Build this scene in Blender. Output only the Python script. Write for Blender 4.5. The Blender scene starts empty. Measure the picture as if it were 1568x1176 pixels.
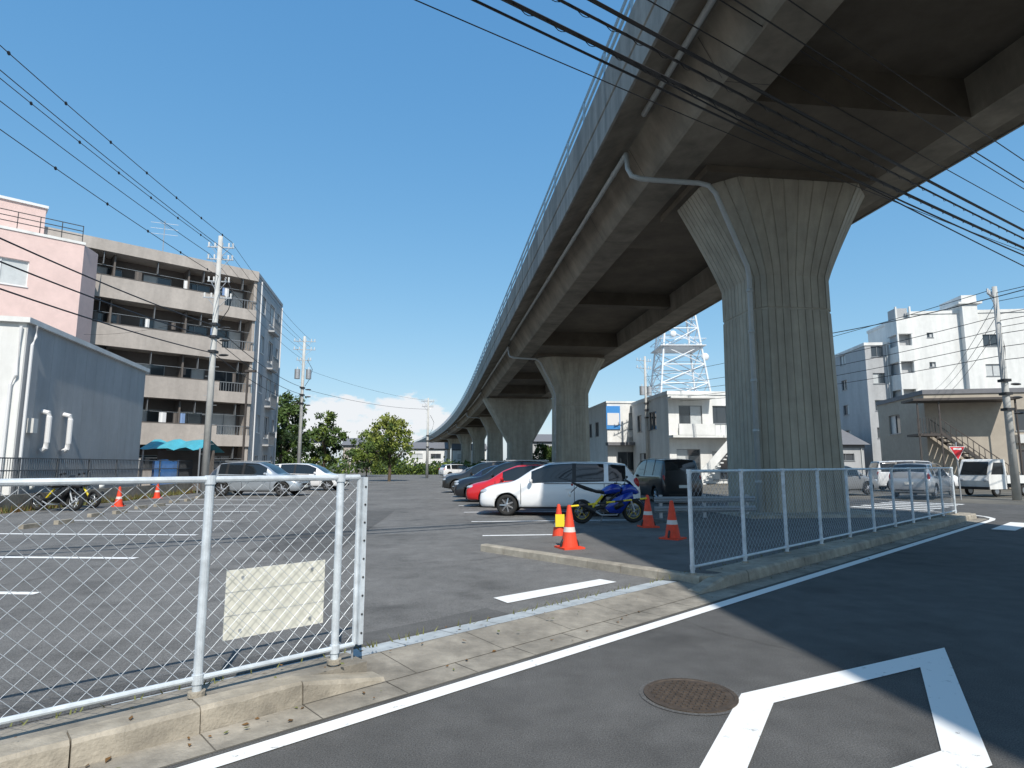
import bpy, bmesh, math, random
from mathutils import Vector, Matrix
random.seed(7)
R=math.radians
scene=bpy.context.scene

# ------------------------------------------------------------------ materials
def newmat(name):
    m=bpy.data.materials.new(name); m.use_nodes=True
    nt=m.node_tree; b=nt.nodes['Principled BSDF']
    return m,nt,b
def mat(name,col,rough=.7,metal=0,var=.0,scale=3.,bump=0,bscale=40,var2=0,scale2=.3,stretch=None,spec=.5,coat=0):
    m,nt,b=newmat(name); N=nt.nodes; Lk=nt.links
    b.inputs['Roughness'].default_value=rough; b.inputs['Metallic'].default_value=metal
    b.inputs['Specular IOR Level'].default_value=spec
    b.inputs['Coat Weight'].default_value=coat
    b.inputs['Base Color'].default_value=(*col,1)
    tc=N.new('ShaderNodeTexCoord'); src=tc.outputs['Object']
    if stretch:
        mp=N.new('ShaderNodeMapping'); mp.inputs['Scale'].default_value=stretch
        Lk.new(src,mp.inputs[0]); src2=mp.outputs[0]
    else: src2=src
    last=None
    def layer(prev,amt,sc,sr):
        n=N.new('ShaderNodeTexNoise'); n.inputs['Scale'].default_value=sc; n.inputs['Detail'].default_value=6; n.inputs['Roughness'].default_value=.65
        Lk.new(sr,n.inputs['Vector'])
        mr=N.new('ShaderNodeMapRange'); mr.inputs[1].default_value=.3; mr.inputs[2].default_value=.7
        mr.inputs[3].default_value=1-amt; mr.inputs[4].default_value=1+amt
        Lk.new(n.outputs[0],mr.inputs[0])
        vm=N.new('ShaderNodeVectorMath'); vm.operation='SCALE'
        if prev is None: vm.inputs[0].default_value=col
        else: Lk.new(prev,vm.inputs[0])
        Lk.new(mr.outputs[0],vm.inputs['Scale'])
        return vm.outputs[0]
    if var: last=layer(last,var,scale,src)
    if var2: last=layer(last,var2,scale2,src2)
    if last: Lk.new(last,b.inputs['Base Color'])
    if bump:
        n=N.new('ShaderNodeTexNoise'); n.inputs['Scale'].default_value=bscale; n.inputs['Detail'].default_value=4
        Lk.new(src,n.inputs['Vector'])
        bp=N.new('ShaderNodeBump'); bp.inputs['Strength'].default_value=bump; bp.inputs['Distance'].default_value=.01
        Lk.new(n.outputs[0],bp.inputs['Height']); Lk.new(bp.outputs[0],b.inputs['Normal'])
    return m
def paintmat(name,col,under,thr=.42,sc=9):
    m,nt,b=newmat(name);N=nt.nodes;L=nt.links
    b.inputs['Roughness'].default_value=.75
    tc=N.new('ShaderNodeTexCoord'); n=N.new('ShaderNodeTexNoise'); n.inputs['Scale'].default_value=sc;n.inputs['Detail'].default_value=10;n.inputs['Roughness'].default_value=.75
    L.new(tc.outputs['Object'],n.inputs['Vector'])
    mr=N.new('ShaderNodeMapRange');mr.inputs[1].default_value=thr-.06;mr.inputs[2].default_value=thr+.03
    L.new(n.outputs[0],mr.inputs[0])
    mx=N.new('ShaderNodeMix');mx.data_type='RGBA';mx.inputs[6].default_value=(*under,1);mx.inputs[7].default_value=(*col,1)
    L.new(mr.outputs[0],mx.inputs[0]);L.new(mx.outputs[2],b.inputs['Base Color'])
    return m
def asphalt(name,base,patch=.18):
    m,nt,b=newmat(name);N=nt.nodes;L=nt.links
    b.inputs['Roughness'].default_value=.88; b.inputs['Specular IOR Level'].default_value=.3
    tc=N.new('ShaderNodeTexCoord')
    def noise(s,d=5,r=.6):
        n=N.new('ShaderNodeTexNoise');n.inputs['Scale'].default_value=s;n.inputs['Detail'].default_value=d;n.inputs['Roughness'].default_value=r
        L.new(tc.outputs['Object'],n.inputs['Vector']);return n
    a=noise(.35);c=noise(3.5);g=noise(120,2,.8);st=noise(1.1,3,.5)
    def mr(n,lo,hi,a0=.3,a1=.7):
        k=N.new('ShaderNodeMapRange');k.inputs[1].default_value=a0;k.inputs[2].default_value=a1;k.inputs[3].default_value=lo;k.inputs[4].default_value=hi
        L.new(n.outputs[0],k.inputs[0]);return k.outputs[0]
    def mul(x,y):
        k=N.new('ShaderNodeMath');k.operation='MULTIPLY';L.new(x,k.inputs[0]);L.new(y,k.inputs[1]);return k.outputs[0]
    f=mul(mul(mul(mr(a,1-patch,1+patch),mr(c,.85,1.15)),mr(g,.45,1.7)),mr(st,.72,1.04,.28,.44))
    v=N.new('ShaderNodeVectorMath');v.operation='SCALE';v.inputs[0].default_value=base;L.new(f,v.inputs['Scale']);L.new(v.outputs[0],b.inputs['Base Color'])
    bp=N.new('ShaderNodeBump');bp.inputs['Strength'].default_value=.6;bp.inputs['Distance'].default_value=.007
    L.new(g.outputs[0],bp.inputs['Height']);L.new(bp.outputs[0],b.inputs['Normal'])
    return m
M={}
M['road']=asphalt('road_asphalt',(.088,.086,.083)); M['lot']=asphalt('lot_asphalt',(.140,.137,.132),.22)
M['patch']=asphalt('asphalt_repair',(.100,.098,.095),.1)
M['island']=asphalt('pavement_asphalt',(.13,.125,.118),.25)
M['dirt']=mat('ground_soil',(.13,.12,.10),.95,var=.3,scale=.8,var2=.3,scale2=.1)
M['kerb']=mat('kerb_concrete',(.32,.285,.23),.9,var=.25,scale=6,bump=.6,bscale=60,var2=.35,scale2=1.2)
M['gutter']=mat('gutter_concrete',(.26,.235,.195),.9,var=.28,scale=5,bump=.6,bscale=50,var2=.35,scale2=1.)
M['grate']=mat('drain_cover_concrete',(.41,.44,.45),.75,var=.15,scale=8,bump=.3,var2=.15,scale2=1.5)
M['white']=paintmat('road_paint_white',(.80,.80,.78),(.15,.15,.15),.37)
M['white2']=paintmat('lot_paint_white',(.80,.80,.79),(.17,.17,.17),.41,14)
M['conc']=mat('viaduct_concrete',(.235,.208,.165),.85,var=.14,scale=1.6,bump=.25,bscale=14,var2=.32,scale2=.9,stretch=(1,1,.18))
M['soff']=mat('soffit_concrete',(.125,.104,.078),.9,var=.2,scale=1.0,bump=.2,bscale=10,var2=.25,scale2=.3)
M['pier']=mat('pier_concrete',(.36,.33,.265),.88,var=.12,scale=2,bump=.3,bscale=20,var2=.28,scale2=1.1,stretch=(1,1,.12))
M['parap']=mat('parapet_concrete',(.26,.25,.225),.85,var=.15,scale=1.5,var2=.38,scale2=1.4,stretch=(1,1,.1))
M['pvc']=mat('drain_pipe_grey',(.42,.44,.43),.45,var=.08,scale=4)
M['bluerail']=mat('rail_blue_paint',(.26,.42,.55),.5)
M['galv']=mat('fence_galvanised',(.60,.65,.69),.45,metal=.25,var=.12,scale=12,var2=.15,scale2=3)
M['wire']=mat('fence_wire',(.50,.54,.58),.45,metal=.3)
M['dkfence']=mat('dark_fence',(.10,.11,.12),.5)
M['board']=mat('board_white',(.66,.65,.57),.6,var=.06,scale=5,var2=.14,scale2=2)
M['polec']=mat('pole_concrete',(.46,.46,.44),.8,var=.12,scale=3,var2=.15,scale2=2,stretch=(1,1,.1))
M['steel']=mat('pole_steel',(.40,.42,.44),.45,metal=.5,var=.1)
M['cable']=mat('cable_black',(.012,.012,.014),.5)
M['porc']=mat('insulator',(.7,.7,.68),.3)
M['glass']=mat('window_glass',(.035,.045,.055),.06,spec=.8)
M['curtain']=mat('window_curtain',(.50,.52,.52),.35,var=.1,scale=3)
M['frame']=mat('window_frame',(.25,.26,.27),.4,metal=.4)
M['framew']=mat('window_frame_white',(.7,.7,.7),.5)
M['wwall']=mat('wall_white_render',(.68,.68,.66),.85,var=.05,scale=2,var2=.14,scale2=1.0,stretch=(1,1,.15),bump=.1)
M['gwall']=mat('wall_siding_grey',(.385,.39,.395),.7,var=.04,scale=3,var2=.16,scale2=.8,stretch=(1,1,.15))
M['pink']=mat('wall_pink',(.67,.50,.46),.8,var=.04,var2=.08,scale2=1,bump=.1)
M['tan']=mat('wall_tan_tile',(.39,.35,.315),.7,var=.08,scale=4,var2=.16,scale2=1,stretch=(1,1,.2))
M['tand']=mat('dark_tan_recess_shade',(.12,.105,.095),.8,var=.1)  # wall tan darkened: shade of the balcony recesses put into the colour
M['gend']=mat('wall_end_grey',(.38,.385,.39),.75,var=.06,var2=.12,scale2=1,stretch=(1,1,.2))
M['brown']=mat('wall_beige',(.38,.335,.275),.8,var=.08,var2=.12)
M['dark']=mat('dark_metal',(.03,.03,.032),.5)
M['joint']=mat('joint_sealant',(.07,.063,.055),.8)
M['roof']=mat('roof_grey',(.16,.16,.17),.7,var=.1)
M['ac']=mat('ac_unit_plastic',(.60,.60,.58),.5)
M['teal']=mat('tarp_teal',(.06,.33,.42),.6,var=.15,scale=3)
M['blue']=mat('tarp_blue',(.03,.13,.36),.5,var=.2,scale=3)
M['tyre']=mat('tyre_rubber',(.018,.018,.018),.8)
M['alloy']=mat('alloy_wheel',(.50,.51,.53),.3,metal=.8)
M['cglass']=mat('car_glass',(.012,.015,.018),.04,spec=.9)
M['lamp']=mat('headlamp_glass',(.50,.53,.56),.12,metal=.3)
M['tail']=mat('tail_lamp',(.35,.01,.01),.2)
M['black']=mat('black_plastic',(.015,.015,.016),.45)
M['plate']=mat('number_plate',(.7,.7,.66),.4)
M['cone']=mat('cone_orange_red',(.72,.06,.02),.6,var=.15,scale=9)
M['conew']=mat('cone_band_white',(.66,.60,.55),.5)
M['yellow']=mat('yellow_plastic',(.80,.62,.03),.5)
M['goldrim']=mat('gold_rim',(.55,.42,.05),.4)
M['bark']=mat('tree_bark',(.10,.075,.05),.95,var=.3,scale=8)
def leafmat(n,c): return mat(n,c,.6,var=.35,scale=2.5,spec=.3)
M['leaf1']=leafmat('leaves_light',(.12,.165,.028)); M['leaf2']=leafmat('leaves_mid',(.06,.10,.022)); M['leaf3']=leafmat('leaves_dark',(.028,.052,.016))
M['leafy']=leafmat('leaves_yellowgreen',(.19,.22,.045)); M['dead']=leafmat('dry_leaves',(.16,.085,.03))
M['grass']=leafmat('weeds',(.14,.15,.05))
M['iron']=mat('cast_iron',(.085,.065,.05),.7,metal=.3,var=.3,scale=20,bump=.6,bscale=80)
M['tower']=mat('tower_white_steel',(.70,.72,.74),.5)
M['sred']=mat('sign_red',(.60,.02,.03),.4)
M['signb']=mat('sign_blue',(.05,.25,.6),.5)
M['bikeblue']=mat('bike_blue',(.01,.04,.34),.2,coat=.6)
M['stair']=mat('stair_steel_brown',(.06,.05,.045),.6)
M['lwhite']=mat('laundry_white',(.7,.7,.7),.9); M['lblue']=mat('laundry_blue',(.2,.3,.5),.9)

def carpaint(name,col,seams,zmax,metal=.0,low=.27):
    m,nt,b=newmat(name);N=nt.nodes;L=nt.links
    b.inputs['Roughness'].default_value=.28;b.inputs['Metallic'].default_value=metal;b.inputs['Coat Weight'].default_value=.8;b.inputs['Coat Roughness'].default_value=.05
    tc=N.new('ShaderNodeTexCoord');sp=N.new('ShaderNodeSeparateXYZ');L.new(tc.outputs['Object'],sp.inputs[0])
    def mth(op,a,bv):
        k=N.new('ShaderNodeMath');k.operation=op
        for i,x in enumerate((a,bv)):
            if x is None: continue
            if isinstance(x,(int,float)): k.inputs[i].default_value=x
            else: L.new(x,k.inputs[i])
        return k.outputs[0]
    acc=None
    for s in seams:
        d=mth('ABSOLUTE',mth('SUBTRACT',sp.outputs[0],s),None)
        l=mth('LESS_THAN',d,.009)
        acc=l if acc is None else mth('MAXIMUM',acc,l)
    acc=mth('MULTIPLY',acc,mth('GREATER_THAN',sp.outputs[2],.34))
    acc=mth('MULTIPLY',acc,mth('LESS_THAN',sp.outputs[2],zmax))
    acc=mth('MAXIMUM',acc,mth('LESS_THAN',sp.outputs[2],low))
    mx=N.new('ShaderNodeMix');mx.data_type='RGBA';mx.inputs[6].default_value=(*col,1);mx.inputs[7].default_value=(.012,.012,.012,1)
    L.new(acc,mx.inputs[0]);L.new(mx.outputs[2],b.inputs['Base Color'])
    return m

# ------------------------------------------------------------------ mesh builder
class MB:
    def __init__(s,name,parent=None,smooth=False):
        s.name=name;s.v=[];s.f=[];s.mi=[];s.mats=[];s.M=Matrix();s.parent=parent;s.smooth=smooth
    def m(s,k):
        mm=M[k] if isinstance(k,str) else k
        if mm not in s.mats: s.mats.append(mm)
        return s.mats.index(mm)
    def face(s,pts,k):
        b=len(s.v)
        for p in pts: s.v.append(s.M@Vector(p))
        s.f.append(list(range(b,b+len(pts)))); s.mi.append(s.m(k))
    def grid(s,rings,k,closed=True,cap=False):
        b=len(s.v);n=len(rings[0]);mi=s.m(k)
        for r in rings:
            for p in r: s.v.append(s.M@Vector(p))
        for i in range(len(rings)-1):
            for j in range(n if closed else n-1):
                j2=(j+1)%n
                s.f.append([b+i*n+j,b+i*n+j2,b+(i+1)*n+j2,b+(i+1)*n+j]);s.mi.append(mi)
        if cap:
            s.f.append([b+j for j in range(n)][::-1]);s.mi.append(mi)
            e=b+(len(rings)-1)*n
            s.f.append([e+j for j in range(n)]);s.mi.append(mi)
    def box(s,x0,x1,y0,y1,z0,z1,k):
        p=[(x0,y0),(x1,y0),(x1,y1),(x0,y1)]
        s.grid([[(x,y,z0) for x,y in p],[(x,y,z1) for x,y in p]],k,cap=True)
    def prism(s,poly,z0,z1,k):
        s.grid([[(x,y,z0) for x,y in poly],[(x,y,z1) for x,y in poly]],k,cap=True)
    def tube(s,p0,p1,r0,r1=None,n=8,k='steel',cap=True):
        r1=r0 if r1 is None else r1
        p0=Vector(p0);p1=Vector(p1);d=(p1-p0).normalized()
        a=d.orthogonal().normalized();c=d.cross(a)
        s.grid([[p+(a*math.cos(2*math.pi*i/n)+c*math.sin(2*math.pi*i/n))*r for i in range(n)] for p,r in((p0,r0),(p1,r1))],k,cap=cap)
    def path(s,pts,r,n=6,k='cable'):
        pts=[Vector(p) for p in pts];rings=[]
        up=Vector((0,0,1)); 
        for i,p in enumerate(pts):
            d=(pts[min(i+1,len(pts)-1)]-pts[max(i-1,0)]).normalized()
            a=d.cross(up)
            if a.length<.05: a=d.cross(Vector((1,0,0)))
            a.normalize();c=a.cross(d)
            rings.append([p+(a*math.cos(2*math.pi*j/n)+c*math.sin(2*math.pi*j/n))*r for j in range(n)])
        s.grid(rings,k,cap=True)
    def ell(s,c,rad,k,nu=12,nv=8):
        rings=[]
        for i in range(nv+1):
            th=math.pi*min(max(i/nv,.02),.98)
            rings.append([(c[0]+rad[0]*math.sin(th)*math.cos(2*math.pi*j/nu),c[1]+rad[1]*math.sin(th)*math.sin(2*math.pi*j/nu),c[2]-rad[2]*math.cos(th)) for j in range(nu)])
        s.grid(rings,k,cap=True)
    def torus(s,c,Rr,r,k,n=28,m=8):
        rings=[]
        for i in range(n+1):
            a=2*math.pi*i/n
            ring=[]
            for j in range(m):
                b=2*math.pi*j/m
                rr=Rr+r*math.cos(b);h=r*math.sin(b)*1.15
                ring.append((c[0]+rr*math.cos(a),c[1]+h,c[2]+rr*math.sin(a)))
            rings.append(ring)
        s.grid(rings,k)
    def done(s):
        me=bpy.data.meshes.new(s.name);me.from_pydata([tuple(v) for v in s.v],[],s.f)
        for mm in s.mats: me.materials.append(mm)
        me.polygons.foreach_set('material_index',s.mi)
        if s.smooth: me.polygons.foreach_set('use_smooth',[True]*len(me.polygons))
        me.update()
        o=bpy.data.objects.new(s.name,me);scene.collection.objects.link(o)
        if s.parent: o.parent=s.parent
        return o
def empty(name,loc=(0,0,0),rot=0):
    e=bpy.data.objects.new(name,None);scene.collection.objects.link(e);e.location=loc;e.rotation_euler=(0,0,rot);e.empty_display_size=.3
    return e
def frame(o,d,z=0):
    d=Vector((d[0],d[1],0)).normalized()
    return Matrix(((d.x,-d.y,0,o[0]),(d.y,d.x,0,o[1]),(0,0,1,z),(0,0,0,1)))
U=Vector((.731,.682,0));
RF=frame((0,0),(.731,.682))           # road frame: x=s, y=n
AX=Vector((-.1219,.9925,0)); RX=Vector((.9925,.1219,0))

def facade(w,g,fr,W,z0,H,ops,wall,depth=.14,frm='frame',gls='glass',u0=0,curt=.3,y=0):
    us=sorted(set([u0,u0+W]+[a for o in ops for a in o[:2]]));zs=sorted(set([z0,z0+H]+[a for o in ops for a in o[2:4]]))
    for i in range(len(us)-1):
        for j in range(len(zs)-1):
            cu=(us[i]+us[i+1])/2;cz=(zs[j]+zs[j+1])/2
            if any(o[0]<cu<o[1] and o[2]<cz<o[3] for o in ops): continue
            w.face([(us[i],y,zs[j]),(us[i+1],y,zs[j]),(us[i+1],y,zs[j+1]),(us[i],y,zs[j+1])],wall)
    for a,b,c,d in [o[:4] for o in ops]:
        Y=y+depth
        w.face([(a,y,c),(a,Y,c),(a,Y,d),(a,y,d)],wall);w.face([(b,y,c),(b,y,d),(b,Y,d),(b,Y,c)],wall)
        w.face([(a,y,d),(a,Y,d),(b,Y,d),(b,y,d)],wall);w.face([(a,y,c),(b,y,c),(b,Y,c),(a,Y,c)],wall)
        mid=(a+b)/2
        for (p,q) in ((a,mid),(mid,b)):
            kk='curtain' if random.random()<curt else gls
            g.face([(p,Y,c),(q,Y,c),(q,Y,d),(p,Y,d)],kk)
        t=.05
        fr.box(a,b,Y-.05,Y-.004,c,c+t,frm);fr.box(a,b,Y-.05,Y-.004,d-t,d,frm)
        fr.box(a,a+t,Y-.052,Y-.004,c+t,d-t,frm);fr.box(b-t,b,Y-.052,Y-.004,c+t,d-t,frm);fr.box(mid-t/2,mid+t/2,Y-.052,Y-.004,c+t,d-t,frm)
        fr.box(a-.04,b+.04,y-.05,y-.003,c-.06,c-.005,frm)

# ------------------------------------------------------------------ ground
g=MB('ground');g.face([(-1500,-300,-.03),(1500,-300,-.03),(1500,2500,-.03),(-1500,2500,-.03)],'dirt');g.done()
g=MB('road');g.M=RF
g.face([(-80,-5,0),(22,-5,0),(22,3.85,0),(-80,3.85,0)],'road')
g.face([(22,-60,0),(30,-60,0),(30,70,0),(22,70,0)],'road')
g.face([(30,-5,0),(160,-5,0),(160,3.85,0),(30,3.85,0)],'road');g.done()
g=MB('pavement');g.M=RF
g.box(-80,22,-7.5,-5,-.02,.12,'island');g.done()
def rn(s,n): return (.731*s-.682*n,.682*s+.731*n)
g=MB('parking_lot')
poly=[rn(-9,4.35),rn(21.9,4.35),rn(21.9,20),(9,60),(0,96),(-22,96),(-17.5,40),(-15.9,24),(-15.6,18)]
g.face([(x,y,.02) for x,y in poly],'lot');g.done()
g=MB('asphalt_repair_patch');g.M=Matrix()
def wob(pts,z):
    out=[]
    for i in range(len(pts)):
        a=Vector(pts[i]);b_=Vector(pts[(i+1)%len(pts)])
        for j in range(6):
            p=a.lerp(b_,j/6);out.append((p.x+random.uniform(-.012,.012),p.y+random.uniform(-.012,.012),z))
    return out
g.face(wob([(-4.6,10.8),(-3.0,10.6),(-3.8,20),(-5.2,20)],.0232),'patch')
g.face(wob([rn(.2,4.66),rn(4.3,4.66),rn(4.3,5.0),rn(.2,5.0)],.0235),'patch')
g.face(wob([rn(-2,.2),rn(7.5,.3),rn(7.5,1.0-.35),rn(-2,.6)],.003),'patch')
g.done()
g=MB('asphalt_cracks')
def crack(p,d,L,z,w=.006):
    p=Vector(p);d=Vector(d).normalized();t=0
    while t<L:
        q=p+d*.12+Vector((random.gauss(0,.03),random.gauss(0,.03)))
        n_=Vector((-(q-p).y,(q-p).x)).normalized()*w*random.uniform(.4,1)
        g.face([(p.x-n_.x,p.y-n_.y,z),(q.x-n_.x,q.y-n_.y,z),(q.x+n_.x,q.y+n_.y,z),(p.x+n_.x,p.y+n_.y,z)],'joint')
        p=q;t+=.12
for p,d,L in(((-3.0,8.5),(-.5,1),5),((-1.6,9.5),(1,.5),2.5),((-6.5,7),(.2,1),6),((-1,16),(-.2,1),8),((-5.5,14),(-1,.2),4)): crack(p,d,L,.0242)
for s_,n_,d,L in((5.2,2.2,(-.4,.8),1.3),(9,1.5,(.731,.6),6)): 
    x,y=rn(s_,n_);crack((x,y),d,L,.0042,.003)
g.done()
k=MB('kerb');k.M=RF
def kerbrun(s0,s1,n0,n1,z,seg=.6,taper0=False,taper1=False):
    s=s0
    while s<s1-.01:
        e=min(s+seg,s1)
        za=zb=z+random.uniform(-.004,.004)
        if taper1 and e>s1-.1: zb=.035
        if taper0 and s<s0+.1: za=.035
        c=.02;gp=.004;jy=random.uniform(-.005,.005)
        N_=5;rings=[]
        for i in range(N_+1):
            t=i/N_;ss=s+gp+(e-s-2*gp)*t;zz=za+(zb-za)*t;w1=random.uniform(-.003,.003)
            cc=c+random.uniform(-.004,.008)
            rings.append([(ss,n0+jy,-.02),(ss,n0+.012+jy+w1,zz-cc),(ss,n0+.012+cc+jy+w1,zz),(ss,n1,zz),(ss,n1,-.02)])
        k.grid(rings,'kerb',cap=True)
        s=e
kerbrun(-39.6,2.4,3.85,4.03,.14,taper1=True)
kerbrun(6.6,21.6,3.85,4.03,.14,taper0=True)
k.done()
k=MB('kerb');k.M=frame(rn(7.0,8.3),(.682,-.731))
for i in range(7):
    zz=.135+random.uniform(-.003,.003)
    k.grid([[(i*.6+.004,-.01,-.02),(i*.6+.596,-.01,-.02),(i*.6+.596,.14,-.02),(i*.6+.004,.14,-.02)],[(i*.6+.004,-.005,zz-.02),(i*.6+.596,-.005,zz-.02),(i*.6+.596,.14,zz-.02),(i*.6+.004,.14,zz-.02)],[(i*.6+.004,.012,zz),(i*.6+.596,.012,zz),(i*.6+.596,.14,zz),(i*.6+.004,.14,zz)]],'kerb',cap=True)
k.done()
k=MB('kerb');k.M=RF
for i in range(6):
    a0=math.pi/2*i/6;a1=math.pi/2*(i+1)/6
    cx,cy=7.45,4.3
    def pt(a,r): return (cx-r*math.cos(a),cy-r*math.sin(a))
    k.prism([pt(a0,.45),pt(a1,.45),pt(a1,.29),pt(a0,.29)],-.02,.137,'kerb')
k.done()
isl=MB('pavement');isl.M=RF
isl.prism([(7.14,4.3),(7.45,4.035),(21.6,4.035),(21.6,11.2),(14.5,11.2),(13.2,8.3),(7.14,8.3)],-.02,.125,'island')
isl.prism([(-40,4.035),(2.35,4.035),(2.35,4.34),(-40,4.34)],-.02,.112,'gutter')
isl.done()
isl=MB('pavement_slab');isl.M=RF
s=7.5
while s<21:
    isl.box(s+.005,s+.895,4.04,4.30,.05,.131,'kerb');s+=.9
isl.done()
g=MB('gutter');g.M=RF
s=-30
while s<21.5:
    g.face([(s+.004,3.58,.004),(s+.596,3.58,.004),(s+.596,3.85,.008),(s+.004,3.85,.008)],'gutter');s+=.6
g.face([(-30,3.57,.002),(21.5,3.57,.002),(21.5,3.86,.002),(-30,3.86,.002)],'dirt')
g.done()
g=MB('driveway_apron');g.M=RF
s=1.8
while s<6.9:
    g.face([(s+.003,3.85,.012),(s+.85-.003,3.85,.012),(s+.85-.003,4.35,.05),(s+.003,4.35,.05)],'gutter');s+=.85
g.face([(1.8,3.85,.008),(6.9,3.85,.008),(6.9,4.35,.044),(1.8,4.35,.044)],'dirt')
g.done()
g=MB('drain_cover');g.M=RF
s=.9
while s<6.9:
    e=min(s+.5,7)
    g.face([(s+.004,4.35,.052),(e-.004,4.35,.052),(e-.004,4.60,.034),(s+.004,4.60,.034)],'grate');s+=.5
g.face([(.9,4.345,.046),(7,4.345,.046),(7,4.61,.028),(.9,4.61,.028)],'dark')
g.done()
g=MB('road_marking');g.M=RF
def strip(pts,w,z,k,mb):
    for i in range(len(pts)-1):
        a=Vector((*pts[i],0));b=Vector((*pts[i+1],0));d=(b-a).normalized();p=Vector((-d.y,d.x,0))*w/2
        mb.face([(a-p)+Vector((0,0,z)),(b-p)+Vector((0,0,z)),(b+p)+Vector((0,0,z)),(a+p)+Vector((0,0,z))],k)
strip([(-60,3.45),(21.2,3.45)],.13,.006,'white',g)
pts=[(21.2+2.5*math.sin(a),5.95-2.5*math.cos(a)) for a in [math.pi/2*i/6 for i in range(7)]]
strip(pts,.13,.0062,'white',g)
cx,cy,hl,hw_=4.0,1.41,2.2,.66
def dia(l,w): return [(cx+l,cy),(cx,cy+w),(cx-l,cy),(cx,cy-w)]
O=dia(hl,hw_);I=dia(hl-.72,hw_-.215)
for i in range(4):
    j=(i+1)%4
    g.face([(*O[i],.006),(*O[j],.006),(*I[j],.006),(*I[i],.006)],'white')
for n in range(9):
    y=3.0-n*.85
    g.face([(18.2,y-.45,.006),(20.8,y-.45,.006),(20.8,y,.006),(18.2,y,.006)],'white')
for n in range(6):
    g.face([(23+n*1.1,5.5,.006),(23.5+n*1.1,5.5,.006),(23.5+n*1.1,8,.006),(23+n*1.1,8,.006)],'white')
g.done()
g=MB('stop_line');g.M=RF
g.face([(4.6,5.0,.028),(6.42,4.93,.028),(6.42,5.2,.028),(4.66,5.3,.028)],'white');g.done()
g=MB('parking_bay_marking')
for i in range(14):
    Y=9.98+3.25*i
    e=Vector((-6.0-.215*(Y-9.98),Y,.027))
    L=4.8
    d=Vector((-.993,.05,0)).normalized();p=Vector((0,.08,0))
    g.face([e-p,e+p,e+p+d*L,e-p+d*L],'white2')
e=Vector((-5.5,7.3,.027));g.face([e-Vector((0,.07,0)),e+Vector((0,.07,0)),e+Vector((-4.6,.3,0)),e+Vector((-4.6,.16,0))],'white2')
for i in range(14):
    Y=13.1+3.2*i
    e=Vector((-.62-.14*(Y-13.1),Y,.027));d=Vector((.9925,.1219,0));p=Vector((0,.08,0))
    L=4.2
    g.face([e-p,e+d*L-p,e+d*L+p,e+p],'white2')
g.done()
g=MB('manhole_cover')
c=(1.17,4.22);ring=lambda r,z:[(c[0]+r*math.cos(2*math.pi*i/40),c[1]+r*math.sin(2*math.pi*i/40),z) for i in range(40)]
g.grid([ring(.33,.0045),ring(.30,.0048)],'patch')
g.grid([ring(.30,.005),ring(.30,.012),ring(.275,.012),ring(.272,.008)],'iron')
g.face(ring(.272,.008),'iron')
for i in range(-6,7):
    for j in range(-6,7):
        x=i*.042+(j%2)*.021;y=j*.04
        if x*x+y*y<.245**2: g.box(c[0]+x-.012,c[0]+x+.012,c[1]+y-.012,c[1]+y+.012,.008,.013,'iron')
g.done()

# ------------------------------------------------------------------ fences
def fence2(name,s0,s1,posts,n=4.12,zb=.125,top=1.41,pitch=.074,wr=.0017):
    e=empty(name)
    fr=MB('frame',e);fr.M=RF
    for p in posts:
        fr.tube((p,n,zb-.1),(p,n,top+.02),.027,n=14,k='galv')
        fr.tube((p,n,zb),(p,n,zb+.03),.05,n=12,k='kerb')
        for z in(zb+.1,top-.0): fr.tube((p,n,z-.03),(p,n,z+.025),.034,n=14,k='galv')
    fr.path([(s0,n,top),(s1,n,top)],.021,10,'galv')
    fr.path([(s0,n,zb+.1),(s1,n,zb+.1)],.017,10,'galv')
    fr.tube((s1,n,zb+.1),(s1,n,top),.017,n=8,k='galv');fr.tube((s0,n,zb+.1),(s0,n,top),.017,n=8,k='galv')
    fr.done()
    w=MB('chain_link_mesh',e);w.M=RF
    z0=zb+.1;z1=top;H=z1-z0;st=pitch*1.42
    for sg in (1,-1):
        x=s0-H
        while x<s1+H:
            a=x;b=x+sg*H;dx=b-a
            ta=(s0-a)/dx;tb=(s1-a)/dx
            if ta>tb: ta,tb=tb,ta
            t0=max(0,ta);t1=min(1,tb)
            if t1-t0>.01:
                kk=6;pts=[]
                for q in range(kk+1):
                    t=t0+(t1-t0)*q/kk
                    bow=.012*math.sin(t*math.pi)+.004*math.sin(t*9+x*3)
                    pts.append((a+dx*t+.004*math.sin(t*7+x*1.7),n+sg*.0022+bow,z0+H*t))
                w.path(pts,wr,4,'wire')
            x+=st
    w.done()
    return e
fence2('chain_link_fence',-4.8,2.29,[-4.75,-2.75,-.75,1.25,2.14])
b=MB('notice_board',None);b.M=RF
b.box(1.40,2.07,4.172,4.179,.40,.83,'board')
for z in(.545,.69): b.box(1.40,2.07,4.1705,4.1715,z,z+.003,'steel')
for s in(1.5,1.97):
    for z in (.45,.78): b.tube((s,4.162,z),(s,4.170,z),.01,n=8,k='steel')
b.done()
fence2('chain_link_fence',7.05,21.0,[7.05+1.4*i for i in range(10)]+[21.0],n=4.22,top=1.42)
b=MB('gate_latch_post');b.M=RF
b.box(2.31,2.345,4.09,4.15,.22,1.41,'galv')
for i in range(9): b.tube((2.328,4.085,.3+i*.13),(2.328,4.09,.3+i*.13),.008,n=6,k='dark')
b.tube((2.30,4.16,-.0),(2.30,4.16,.22),.008,n=6,k='steel');b.done()

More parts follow.
